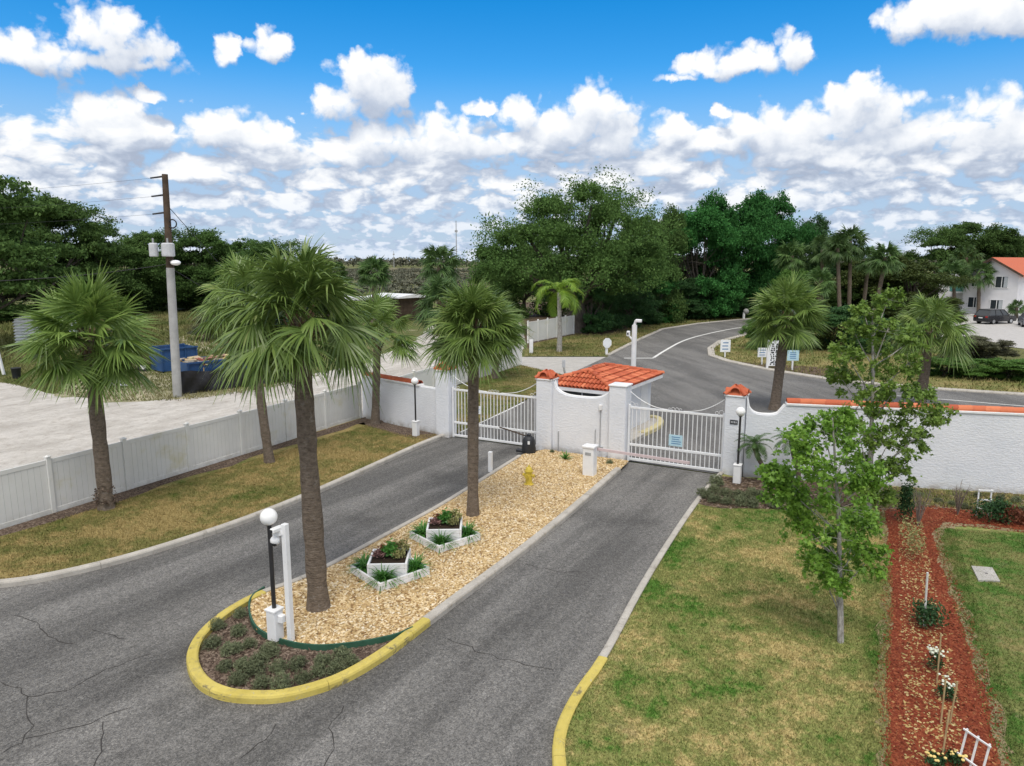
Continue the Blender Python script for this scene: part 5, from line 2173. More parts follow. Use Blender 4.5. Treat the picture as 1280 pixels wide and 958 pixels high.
# shrubs and hedges under the trees
for args in [
    ((738, 416), 352, 60, 3, 'hedge', 'dark shrub beside the pale trunk of the largest oak'),
    ((805, 405), 352, 60, 3, 'hedge', 'dark shrub filling the hedge left of the bright one'),
    ((868, 399), 348, 60, 3, 'hedge', 'tall dark shrub in front of the left emerald tree'),
    ((896, 397), 352, 56, 2, 'hedge', 'dark shrub in the road hedge under the emerald trees'),
    ((922, 396), 352, 60, 3, 'hedge', 'dark shrub at the bend under the emerald trees'),
    ((960, 394), 356, 60, 2, 'hedge', 'dark shrub behind the lamp at the road bend'),
    ((752, 413), 350, 62, 3, 'hedge', 'tall dark shrub at the left end of the road hedge'),
    ((788, 408), 346, 66, 2, 'hedge', 'tall dark shrub second from the left in the road hedge'),
    ((820, 404), 340, 56, 3, 'emerald', 'bright green shrub standing out in the road hedge'),
    ((852, 400), 352, 58, 2, 'hedge', 'dark shrub right of the bright one in the road hedge'),
    ((882, 398), 362, 52, 3, 'hedge', 'shrub in the lower half of the road hedge below the tallest emerald tree'),
    ((908, 397), 366, 48, 2, 'hedge', 'low shrub in the road hedge close to the bend'),
    ((935, 396), 364, 52, 3, 'oak_dark', 'dark low shrub at the far end of the road hedge'),
    ((858, 396), 318, 66, 3, 'greyshrub', 'thin grey leaved tree in front of the emerald trees'),
]:
    leafy_tree(*args, name='hedge_shrub', group='shrubs along the road', cat='shrub')
for args in [
    ((970, 440), 385, 60, 3, 'hedge', 'dark rounded shrub left behind the wall palm'),
    ((1008, 436), 372, 60, 2, 'olive', 'olive shrub right behind the wall palm'),
    ((950, 436), 398, 44, 2, 'brightshrub', 'bright green low shrub above the small sign at the kerb'),
    ((1040, 438), 382, 70, 3, 'hedge', 'dark green shrub below the tall palms'),
    ((1085, 440), 392, 70, 2, 'hedge', 'dark shrub behind the maple below the curved palm'),
    ((988, 405), 338, 44, 3, 'brightshrub', 'bright green bush below the bluish palm'),
    ((1125, 425), 370, 80, 3, 'olive', 'olive bush behind the top of the maple'),
    ((1165, 412), 372, 70, 2, 'olive', 'olive bush beside the parking lot entrance'),
    ((1205, 452), 420, 60, 3, 'greyshrub', 'grey brown scrubby bush on the bank left of the parking lot edge'),
    ((1238, 451), 424, 52, 2, 'greyshrub', 'grey brown scrubby bush on the bank below the dark car'),
    ((1180, 470), 446, 60, 3, 'brightshrub', 'bright green low shrub at the left of the bank hedge'),
    ((1220, 472), 448, 60, 2, 'brightshrub', 'bright green low shrub in the middle of the bank hedge'),
    ((1260, 474), 448, 62, 3, 'brightshrub', 'bright green low shrub at the right of the bank hedge'),
    ((1300, 476), 450, 60, 2, 'brightshrub', 'bright green low shrub cut by the right picture edge'),
    ((62, 415), 388, 50, 2, 'hedge', 'green bush behind the white tank'),
    ((110, 398), 345, 110, 3, 'oak_dark', 'dark undergrowth behind the crown of the fence palm'),
    ((160, 384), 342, 90, 3, 'oak_dark', 'dark undergrowth behind the left part of the sport court'),
    ((215, 378), 340, 90, 2, 'oak_dark', 'dark undergrowth behind the utility pole'),
    ((258, 386), 336, 80, 3, 'oak', 'undergrowth right of the sport court'),
    ((300, 388), 338, 90, 3, 'oak', 'undergrowth left of the island palm crown'),
    ((350, 390), 340, 90, 2, 'oak_dark', 'undergrowth behind the island palm crown'),
    ((10, 400), 345, 110, 3, 'oak_dark', 'dark undergrowth at the far left edge'),
    ((80, 420), 392, 60, 3, 'olive', 'olive bush behind the fence palm crown'),
    ((270, 425), 395, 60, 2, 'greyshrub', 'grey bush at the far side of the lot behind the containers'),
]:
    leafy_tree(*args, name='shrub', group='shrubs beyond the walls', cat='shrub')

# far scrub and woods
rng = np.random.default_rng(33)
cl = []
for i in range(240):
    yy = rng.uniform(150, 520)
    cl.append((rng.uniform(-.26, -.02) * yy, yy, .6, rng.uniform(1, 3.2), rng.uniform(1, 3), rng.uniform(.7, 1.8)))
V, F = leaf_cloud(cl, 14, 12, .8, .5, spread=.3, zlo=-.1)
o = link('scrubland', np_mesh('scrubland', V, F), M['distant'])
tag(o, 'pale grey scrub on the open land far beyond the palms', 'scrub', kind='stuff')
cl = []
for i in range(330):
    xx = rng.uniform(-900, 900)
    cl.append((xx, rng.uniform(760, 840), 3.2, rng.uniform(8, 16), 8, rng.uniform(3, 6.5)))
V, F = leaf_cloud(cl, 22, 10, 3.0, 2.0, spread=.3, zlo=-.1)
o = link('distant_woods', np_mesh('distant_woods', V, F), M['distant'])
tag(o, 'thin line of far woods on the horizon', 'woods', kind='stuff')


# ------------------------------------------------------------------ the two young maples
def leaf5(C, D, N_, L):
    """three lobed leaf: 7 point outline as a fan"""
    S = np.cross(D, N_)
    S /= np.linalg.norm(S, axis=1)[:, None] + 1e-9
    Nv = np.cross(S, D)
    L = L[:, None]
    pts = [(-.45, 0, 0), (-.05, .22, .02), (.10, .52, -.06), (.22, .20, .02), (.55, 0, -.10), (.22, -.20, .02), (.10, -.52, -.06), (-.05, -.22, .02)]
    V = np.stack([C + D * L * a + S * L * b + Nv * L * c for a, b, c in pts], 1).reshape(-1, 3)
    n = len(C)
    f = np.array([(0, 1, 7), (1, 2, 3), (7, 5, 6), (1, 3, 7), (7, 3, 5), (3, 4, 5)])
    F = (np.arange(n)[:, None, None] * 8 + f[None]).reshape(-1, 3)
    return V, F


def maple(base, clumps_px, trunk_top, label, mat, zb, tw, lv, leaf=.13, r=.055, depth=1.0):
    global rng
    x, y = G(*base, zb)
    e = empty('maple_tree', (x, y, zb), 0, label, 'maple')
    cl = []
    for (px, py, rp, dy) in clumps_px:
        Yc = y + dy * depth
        z = ZT(Yc, py)
        xx = XT(Yc, z, px)
        mpp = math.sqrt(xx * xx + Yc * Yc + (z - H) ** 2) / FPX
        cl.append((xx - x, Yc - y, z - zb, rp * mpp * .92, rp * mpp * .92, rp * mpp * .78))
    Cs, Dd = [], []
    mb = MB()
    zt2 = ZT(y, trunk_top[1]) - zb
    xt2 = XT(y, zt2 + zb, trunk_top[0]) - x
    stem = [Vector((xt2 * q + .05 * math.sin(4 * q), .04 * math.sin(5 * q), (zt2) * q - .03)) for q in np.linspace(0, 1, 9)]
    mb.tube(stem, [r * (1.25 - 1.05 * q) + .006 for q in np.linspace(0, 1, 9)], 9)
    for (cx_, cy_, cz, rx, ry_, rz_) in cl:
        c = Vector((cx_, cy_, cz))
        q = max(.12, min(.92, (cz - .45 * math.hypot(cx_, cy_) - .25) / zt2))
        s0 = stem[int(q * 8)]
        m = s0 + (c - s0) * .5 + Vector((0, 0, -.04))
        mb.tube([s0, m, c], [r * .38 * (1 - q * .5), r * .26, r * .12], 6)
        d_ = rdir(tw, -.7)
        rr = rng.uniform(.45, 1.1, (tw, 1))
        t = d_ * rr * np.array([rx, ry_, rz_]) + np.array([cx_, cy_, cz])
        for p in t[:tw // 2]:
            mb.tube([c, p], [r * .1, .003], 4, cap=False)
        k = rng.integers(lv // 2, lv + lv // 2, tw)
        tt = np.repeat(t, k, 0)
        dd = np.repeat(d_, k, 0)
        u_ = rng.uniform(-.2, .4, (len(tt), 1))
        tt = tt + dd * u_ * rx * .6 + rng.normal(0, .055, tt.shape)
        Cs.append(tt)
        Dd.append(dd)
    C = np.concatenate(Cs)
    D = np.concatenate(Dd) + rng.normal(0, .7, C.shape)
    D[:, 2] -= .35
    D /= np.linalg.norm(D, axis=1)[:, None]
    N_ = rdir(len(C))
    N_[:, 2] += 1.0
    V, F = leaf5(C, D, N_, leaf * rng.uniform(.65, 1.25, len(C)))
    link('crown', np_mesh('maple_crown', V, F), M[mat], e)
    mb.build('trunk', M['maple_bark'], e, smooth=True)
    return e


rng = np.random.default_rng(77)
random.seed(77)
maple((1051, 803), [(1030, 540, 24, 0), (1062, 545, 26, .3), (1000, 560, 26, -.2), (985, 600, 26, .2), (1020, 585, 34, -.4), (1058, 590, 36, .2), (1085, 600, 22, -.1), (975, 622, 20, 0), (1010, 628, 34, .3), (1050, 635, 40, -.4), (1080, 650, 26, .4), (1000, 655, 24, .1), (1030, 670, 36, -.2), (1065, 680, 34, .1), (1025, 705, 26, .2), (1052, 712, 30, -.2), (1085, 700, 20, .2), (1042, 730, 18, 0), (965, 592, 14, .1), (1048, 522, 16, .1)],
      (1042, 520), 'nearer young maple with bright green crown and pale mottled trunk on the lawn', 'maple', .085, 16, 30, .10, .045)
maple((1085, 660), [(1080, 392, 15, 0), (1110, 375, 14, .2), (1070, 420, 20, .1), (1108, 415, 18, -.2), (1140, 425, 15, .2), (1060, 448, 20, -.2), (1095, 448, 26, .1), (1135, 455, 18, -.1), (1050, 470, 13, .2), (1080, 480, 28, .3), (1120, 485, 26, -.2), (1150, 490, 17, .2), (1070, 512, 24, -.1), (1108, 518, 30, .2), (1145, 522, 24, -.2), (1172, 522, 16, .1), (1075, 550, 26, .1), (1110, 555, 28, -.3), (1140, 552, 18, .3), (1090, 585, 26, .2), (1120, 590, 18, -.1), (1078, 612, 20, 0), (1100, 622, 14, .2)],
      (1092, 385), 'farther taller maple with sparse olive green crown before the long white wall', 'maple_b', .09, 18, 28, .12, .065)

# ================================================================== UTILITY POLE
x, y = G(222, 496)
e = empty('utility_pole', (x, y, 0), 0, 'tall leaning utility pole with grey lower part, transformers and street light', 'utility pole')
tz = ZT(y, 218)
txx = XT(y, tz, 206) - x
mz = ZT(y, 335)
mx_ = txx * mz / tz
MB().tube([(0, 0, -.1), (mx_, 0, mz)], [.24, .21], 12).build('lower_shaft', M['pole_grey'], e, smooth=True)
MB().tube([(mx_, 0, mz), (txx, 0, tz)], [.20, .15], 12).build('upper_shaft', M['pole_wood'], e, smooth=True)
MB().bar((.18, .05, 0), (.16, .05, 1.9), .12, .08).build('timber_batten', M['wood'], e)
fx = lambda z: txx * z / tz
for py in (221, 244, 266):
    z = ZT(y, py)
    MB().tube([(fx(z) - .1, -.05, z), (fx(z) - .75, -.05, z - .08)], [.05, .04], 8).build('insulator', M['black'], e)
for (pa, pb, w_) in ((190, 201, .48), (206, 221, .70)):
    z0_, z1_ = ZT(y, 321), ZT(y, 304)
    xx = (XT(y, z0_, (pa + pb) / 2)) - x
    tr = MB().lathe([(w_ * .42, 0), (w_ * .47, .04), (w_ * .47, z1_ - z0_ - .06), (w_ * .35, z1_ - z0_)], (xx, -.25, z0_), 14).build('transformer', M['steel'], e)
    MB().tube([(xx, -.25, z1_), (xx, -.25, z1_ + .25)], .05, 8).build('bushing', M['grey'], tr)
z = ZT(y, 280)
MB().tube([(fx(z) + .3 + .22 * math.cos(a), -.1, z + .22 * math.sin(a)) for a in np.linspace(0, 6.28, 14)], .035, 6, cap=False).build('cable_coil', M['wire'], e)
z = ZT(y, 328)
sl = MB().tube([(fx(z), -.1, z), (fx(z) + .3, -.25, z + .1)], .03, 6).build('light_arm', M['steel'], e)
MB().ball((fx(z) + .45, -.3, z - .03), .26, 14, 8, .55).build('light_head', M['globe'], sl, smooth=True)
mb = MB()


def wire(name, a, b, sag, label, r=.018):
    a, b = Vector(a), Vector(b)
    pts = []
    for i in range(17):
        t = i / 16
        p = a + (b - a) * t
        p.z -= sag * 4 * t * (1 - t)
        pts.append(p)
    o = MB().tube(pts, r, 5).build(name, M['wire'])
    tag(o, label, 'wire')


wire('power_line', (x + fx(ZT(y, 330)), y, ZT(y, 330)), (x - 13, y - 6, ZT(y - 6, 350)), .45, 'dark service wire from the utility pole to the left picture edge')
wire('guy_wire', (x + fx(ZT(y, 256)), y, ZT(y, 256)), (x + 4.0, y + 12, 0.2), .05, 'thin guy wire from the top of the utility pole down to the right')
wire('guy_wire', (x + fx(ZT(y, 330)), y, ZT(y, 335)), (x + 4.6, y + 14, 0.3), .05, 'lower guy wire from the street light height down to the right')
for k, py in enumerate((223, 246, 268)):
    wire('power_line', (x + fx(ZT(y, py)) - .75, y, ZT(y, py)), (x - 50, y + 18, ZT(y, py) + 1), .8, ['topmost thin power line running left from the utility pole', 'middle thin power line running left from the utility pole', 'lowest thin power line running left from the utility pole'][k], .006)

# ================================================================== LOT ON THE LEFT
def container(base_l, base_r, h, label, depth=2.3):
    a, b = np.array(G(*base_l)), np.array(G(*base_r))
    d = b - a
    L = float(np.linalg.norm(d))
    ang = math.atan2(d[1], d[0])
    e = empty('skip_container', (a[0], a[1], 0), ang, label, 'skip', 'blue waste containers')
    mb = MB()
    t = .06
    mb.box((L / 2, t / 2, h / 2 + .1), (L, t, h))
    mb.box((L / 2, depth - t / 2, h / 2 + .1), (L, t, h))
    mb.box((t / 2, depth / 2, h / 2 + .1), (t, depth - 2 * t - .004, h))
    mb.box((L - t / 2, depth / 2, h / 2 + .1), (t, depth - 2 * t - .004, h))
    mb.box((L / 2, depth / 2, .15), (L - 2 * t - .01, depth - 2 * t - .01, .08))
    mb.build('tub', M['blue'], e)
    rb = MB()
    n = max(3, int(L / .7))
    for i in range(n + 1):
        rb.box((.05 + (L - .1) * i / n, -.045, h / 2 + .08), (.07, .08, h - .12))
    rb.box((L / 2, -.05, h + .1), (L + .1, .1, .1))
    rb.box((L / 2, depth + .05, h + .1), (L + .1, .1, .1))
    rb.build('ribs', M['blue'], e)
    return e, L, ang, a


e1, L1, a1, p1_ = container((236, 489), (342, 475), 1.5, 'large blue skip full of rubble behind the black tarp', 1.9)
s_ = MB().box((L1 * .86, -.105, 1.28), (.55, .01, .5)).build('notice', M['sign_white'], e1)
e2, L2, a2, p2_ = container((203, 467), (248, 462), 1.5, 'smaller blue skip behind the utility pole', 2.0)
rng = np.random.default_rng(4)
mb = MB()
for i in range(150):
    s, dpt = rng.uniform(.2, L1 - .2), rng.uniform(.2, 1.7)
    q = p1_ + s * np.array([math.cos(a1), math.sin(a1)]) + dpt * np.array([-math.sin(a1), math.cos(a1)])
    rot = Matrix.Rotation(rng.uniform(0, 6), 4, 'Z') @ Matrix.Rotation(rng.uniform(-.5, .5), 4, 'X')
    mb.box((q[0], q[1], 1.42 + rng.uniform(0, .4) * math.sin(math.pi * dpt / 1.9)), (rng.uniform(.1, .8), rng.uniform(.06, .3), rng.uniform(.03, .14)), M=rot)
tag(mb.build('rubble', M['debris']), 'mixed pale building rubble heaped in the large blue skip', 'rubble', kind='stuff')
# black tarp fence
ta, tb = np.array(G(226, 494)), np.array(G(372, 476))
e = empty('tarp_screen', (ta[0], ta[1], 0), 0, 'black sagging tarp screen in front of the large blue skip', 'tarp')
n = 60
V, F = [], []
dd = (tb - ta) / np.linalg.norm(tb - ta)
nn = np.array([-dd[1], dd[0]])
for i in range(n + 1):
    t = i / n
    p = ta + (tb - ta) * t - ta
    for j in range(9):
        q = j / 8
        off = .09 * math.sin(t * 17 + q * 3) + .05 * math.sin(t * 41 - q * 6)
        z = q * (1.30 - .25 * t + .06 * math.sin(t * 22))
        V.append((p[0] + nn[0] * off, p[1] + nn[1] * off, z))
for i in range(n):
    for j in range(8):
        F.append((i * 9 + j, (i + 1) * 9 + j, (i + 1) * 9 + j + 1, i * 9 + j + 1))
tm = np_mesh('tarp', np.array(V), F, True)
ob = link('sheet', tm, M['tarp'], e)
for k in range(6):
    p = ta + (tb - ta) * k / 5 - ta
    MB().box((p[0] + nn[0] * .14, p[1] + nn[1] * .14, .70), (.05, .05, 1.4)).build('stake', M['wood'], e)

# trailer
x, y = G(170, 463)
e = empty('small_trailer', (x, y, 0), R(20), 'small dark flat trailer with spare wheel parked in the sandy lot', 'trailer')
mb = MB()
mb.box((0, 0, .5), (2.6, 1.3, .1))
mb.bar((-1.3, -.4, .5), (-2.3, 0, .42), .08)
mb.bar((-1.3, .4, .5), (-2.3, 0, .42), .08)
mb.box((0, -.62, .68), (2.6, .04, .28))
mb.box((0, .62, .68), (2.6, .04, .28))
mb.build('chassis', M['pole_wood'], e)
for sx, sy in ((.55, -.75), (.55, .75)):
    w_ = MB()
    w_.tube([(sx, sy - .1, .34), (sx, sy + .1, .34)], .34, 16).build('wheel', M['tyre'], e)
    rimo = e.children[-1]
    MB().tube([(sx, sy - .115, .34), (sx, sy + .115, .34)], .19, 12).build('rim', M['white_metal'], rimo)
# junk
x, y = G(146, 484)
e = empty('scrap_heap', (x, y, 0), .3, 'crumpled silver sheet and scrap lying by the sand road', 'scrap')
mb = MB()
for i in range(12):
    rot = Matrix.Rotation(rng.uniform(0, 6), 4, 'Z') @ Matrix.Rotation(rng.uniform(-.9, .9), 4, 'X')
    mb.box((rng.uniform(-.6, .5), rng.uniform(-.4, .4), rng.uniform(.05, .65)), (rng.uniform(.3, .8), rng.uniform(.2, .4), .05), M=rot)
mb.build('sheets', M['steel'], e)
# white ribbed tank
x, y = G(20, 433)
e = empty('white_tank', (x, y, 0), R(8), 'white ribbed tank lying under the oak at the far left', 'tank')
mb = MB()
prof = []
nrib = 9
V, F = [], []
Lx, Wy, Hz = 4.2, 2.2, 2.3
for i in range(nrib * 4 + 1):
    t = i / (nrib * 4)
    z = .25 + Hz * t
    k = .06 * math.sin(t * nrib * 2 * math.pi) - (.35 * max(0, (t - .82) / .18) ** 2)
    for (sx, sy) in ((-1, -1), (1, -1), (1, 1), (-1, 1)):
        V.append((Lx / 2 + sx * (Lx / 2 + k), Wy / 2 + sy * (Wy / 2 + k), z))
for i in range(nrib * 4):
    for j in range(4):
        q = (j + 1) % 4
        F.append((i * 4 + j, i * 4 + q, i * 4 + 4 + q, i * 4 + 4 + j))
mb.add(V, F + [(3, 2, 1, 0), tuple(nrib * 16 + j for j in range(4))])
mb.build('tank_shell', M['white'], e)
sk = MB()
for q in (.6, 3.6):
    sk.box((q, Wy / 2, .12), (.3, 2.0, .24))
sk.build('skid', M['wood'], e)
# bin and posts
x, y = G(21, 473)
e = empty('bin', (x, y, 0), 0, 'small black rubbish bin at the edge of the sand road', 'bin')
MB().lathe([(.22, 0), (.28, .62), (.30, .64), (.30, .68), (.2, .68), (.05, .62)], n=14).build('tub', M['black'], e, smooth=True)
x, y = G(5, 469)
tag(MB().bar((x, y, 0), (x - .25, y, 1.75), .14).build('post', M['white']), 'white leaning post at the far left beside the black bin', 'post')
for px, lab in ((66, 'left of two pale thin posts behind the fence palm crown'), (73, 'right of two pale thin posts behind the fence palm crown')):
    x, y = G(px, 400)
    tag(MB().tube([(x, y, 0), (x, y, ZT(y, 350))], .14, 8).build('post', M['pole_grey']), lab, 'post', 'pale posts beyond the lot')
# basketball hoop
x, y = G(182, 378)
e = empty('basketball_hoop', (x, y, 0), 0, 'thin basketball hoop post at the edge of the far court', 'hoop')
MB().tube([(0, 0, 0), (0, 0, ZT(y, 346))], .09, 8).build('pole', M['grey'], e)
MB().box((0, -.3, ZT(y, 346)), (1.2, .06, .8)).build('backboard', M['white'], e)
# sheds beyond the sand road
for (pa, pb, yt, lab, mt) in (((498, 402), (532, 399), 371, 'low shed with pale roof seen between the palm crowns', 'white'), ((425, 404), (470, 402), 374, 'low shed with pale roof behind the island palm crown', 'white')):
    a, b = np.array(G(*pa)), np.array(G(*pb))
    L = float(np.linalg.norm(b - a))
    e = empty('shed', (a[0], a[1], 0), math.atan2(*(b - a)[::-1]), lab, 'shed', 'pale roofed sheds past the sand road')
    hz = ZT(a[1], yt)
    MB().box((L / 2, 2.5, hz / 2 - .1), (L, 5, hz - .2)).build('wall', M['pole_wood'], e)
    MB().wallprism([(-.4, hz - .22), (L + .4, hz - .22), (L + .4, hz - .08), (L / 2, hz + .25), (-.4, hz - .08)], -.5, 5.5).build('roof', M[mt], e)
# radio masts far away
for (px, yb, yt, Y, lab) in ((570, 330, 276, 420, 'thin radio mast rising behind the far palm'), (492, 331, 314, 700, 'small thin mast on the far horizon')):
    zt3 = ZT(Y, yt)
    xx = XT(Y, zt3, px)
    e = empty('radio_mast', (xx, Y, 0), 0, lab, 'mast', 'radio masts on the horizon')
    MB().tube([(0, 0, 0), (0, 0, zt3)], [.35, .22], 6).build('mast', M['grey'], e)
    MB().box((0, 0, zt3 * .80), (1.6, .5, 1.2)).build('antenna', M['grey'], e)


# ================================================================== SIGNS BEYOND THE GATE
def sign(base, ytop, w_, h_, mat, label, rz=0.0, ink='ink_blue', rows=3):
    x, y = G(*base)
    z = ZT(y, ytop)
    e = empty('road_sign', (x, y, 0), rz, label, 'sign', 'small signs along the kerb')
    MB().box((0, 0, (z - h_) / 2 + .02), (.11, .09, z - h_ + .04), bev=.01).build('post', M['white'], e)
    b = MB().box((0, -.02, z - h_ / 2), (w_, .05, h_), bev=.006).build('board', M[mat], e)
    mb = MB()
    for k in range(rows):
        mb.box((rng.uniform(-.03, .03) * w_, -.047, z - h_ * (.24 + .52 * k / max(1, rows - 1))), (w_ * rng.uniform(.5, .75), .004, h_ * .08))
    mb.build('lettering', M[ink], b)
    return e


sign((906, 447), 425, .78, .95, 'sign_white', 'small white sign on a white post at the kerb tip', rows=3)
sign((952, 456), 435, .68, .68, 'sign_white', 'small white sign with blue line left of the number board', rows=3)
sign((990, 463), 438, .80, .72, 'sign_blue', 'pale blue sign right of the number board', rows=4)
# number board
x, y = G(966, 462)
e = empty('number_board', (x, y, 0), R(6), 'tall white board with stacked black characters behind the wall palm', 'sign')
z = ZT(y, 426)
W2 = .72
for sx in (-1, 1):
    MB().box((sx * (W2 / 2 + .07), 0, z / 2 + .05), (.13, .13, z + .1), bev=.012).build('post', M['white'], e)
bd = MB().box((0, 0, z / 2 + .12), (W2, .06, z - .26), bev=.006).build('board', M['sign_white'], e)
mb = MB()
for k in range(11):
    zz = .36 + (z - .6) * k / 10
    for q in range(3):
        mb.box((-.18 + .17 * q + rng.uniform(-.05, .05), -.034, zz + rng.uniform(-.02, .02)), (rng.uniform(.06, .14), .006, .10), M=Matrix.Rotation(rng.uniform(-.5, .5), 4, 'Y'))
mb.build('characters', M['ink'], bd)
# back of a stop sign and small posts on the verge
x, y = G(758, 444)
e = empty('stop_sign', (x, y, 0), R(25), 'white backed eight sided sign on a white post at the verge corner', 'sign')
z = ZT(y, 423)
MB().box((0, 0, z * .5), (.2, .12, z), bev=.01).build('post', M['white'], e)
oc = [(.42 * math.cos(R(22.5 + 45 * k)), z - .38 + .42 * math.sin(R(22.5 + 45 * k))) for k in range(8)]
MB().wallprism(oc, -.10, -.065).build('plate', M['sign_white'], e)
x, y = G(664, 442)
tag(MB().box((x, y, .55), (.3, .2, 1.15), bev=.02).build('post', M['white']), 'small white post at the corner of the side drive and far fence', 'post')
x, y = G(707, 470)
e = empty('marker_post', (x, y, 0), 0, 'thin grey bent marker post at the side drive corner', 'post')
zt4 = ZT(y, 455)
MB().tube([(0, 0, 0), (-.10, 0, zt4 * .5), (-.14, 0, zt4)], [.07, .07, .05], 7).build('shaft', M['pole_grey'], e)
MB().box((-.14, -.04, zt4), (.22, .03, .5), bev=.01).build('plate', M['steel'], e)
x, y = G(931, 399)
e = empty('bend_lamp', (x, y, 0), 0, 'pale globe lamp on a short post at the road bend', 'lamp')
z = ZT(y, 387)
MB().tube([(-.15, 0, 0), (-.15, 0, z - .4)], .16, 8).build('post', M['white'], e)
MB().ball((.1, 0, z - .25), .36, 14, 10).build('globe', M['pole_grey'], e, smooth=True)

# ================================================================== HOUSE AND CARS
y = 103.0
xl, xr = XT(y, 3, 1204), XT(y, 3, 1277)
apex, eav = ZT(y, 323), ZT(y, 341)
Wd = xr - xl
ang = R(-48)
e = empty('apartment_house', (xl, y, 0), ang, 'white two storey apartment house with red tiled gable roof at the right', 'house')
Wd2 = (.985 * (1277 - CX) / FPX * y - xl) / (math.cos(ang) - .985 * (1277 - CX) / FPX * math.sin(ang))
D_ = 16
MB().wallprism([(0, 0), (Wd2, 0), (Wd2, eav), (Wd2 / 2, apex - .15), (0, eav)], 0, D_).build('wall', M['house'], e)
rf = MB()
sl_ = (apex - eav) / (Wd2 / 2)
for s in (-1, 1):
    poly = [(Wd2 / 2, apex - .12), (Wd2 / 2, apex + .12), (Wd2 / 2 + s * (Wd2 / 2 + .6), apex + .12 - sl_ * (Wd2 / 2 + .6)), (Wd2 / 2 + s * (Wd2 / 2 + .6), apex - .12 - sl_ * (Wd2 / 2 + .6))]
    if s > 0:
        poly = poly[::-1]
    rf.wallprism(poly, -.6, D_ + .6)
ro = rf.build('roof', M['terracotta'], e)
bg_ = MB()
for s in (-1, 1):
    bg_.bar((Wd2 / 2, -.64, apex - .02), (Wd2 / 2 + s * (Wd2 / 2 + .6), -.64, apex - .02 - sl_ * (Wd2 / 2 + .6)), .06, .26)
bg_.build('barge_board', M['pole_wood'], e)


def fxw(px):
    k = .985 * (px - CX) / FPX
    return (k * y - xl) / (math.cos(ang) - k * math.sin(ang))


for (pa, pb, ya, yb) in ((1248, 1264, 345, 359), (1244.5, 1260.5, 373.5, 386), (1216, 1231, 371, 384), (1218, 1227, 350, 358)):
    x0_, x1_ = fxw(pa), fxw(pb)
    z0_, z1_ = ZT(y, yb), ZT(y, ya)
    wn = MB().box(((x0_ + x1_) / 2, -.03, (z0_ + z1_) / 2), (x1_ - x0_, .05, z1_ - z0_)).build('window', M['glass'], e)
    f = MB()
    cxm = (x0_ + x1_) / 2
    for q in (x0_, cxm, x1_):
        f.box((q, -.07, (z0_ + z1_) / 2), (.07, .06, z1_ - z0_ + .07))
    for q in (z0_, z1_):
        f.box((cxm, -.075, q), (x1_ - x0_ + .2, .08, .08))
    f.build('frame', M['white_metal'], wn)
    MB().box(((cxm + x1_) / 2 + .1, -.062, (z0_ + z1_) / 2), ((x1_ - x0_) * .3, .01, (z1_ - z0_) * .9)).build('blind', M['blind'], wn)
# recessed wing with balcony
wing = MB().box((-2.2, 8, 2.7), (4.4, 8, 5.4)).build('side_wing', M['house'], e)
MB().box((-1.3, 3.2, 2.85), (2.4, 1.6, .2)).build('balcony_floor', M['white'], wing)
MB().box((-1.3, 2.42, 3.4), (2.4, .06, .9)).build('balcony_rail', M['teal'], wing)


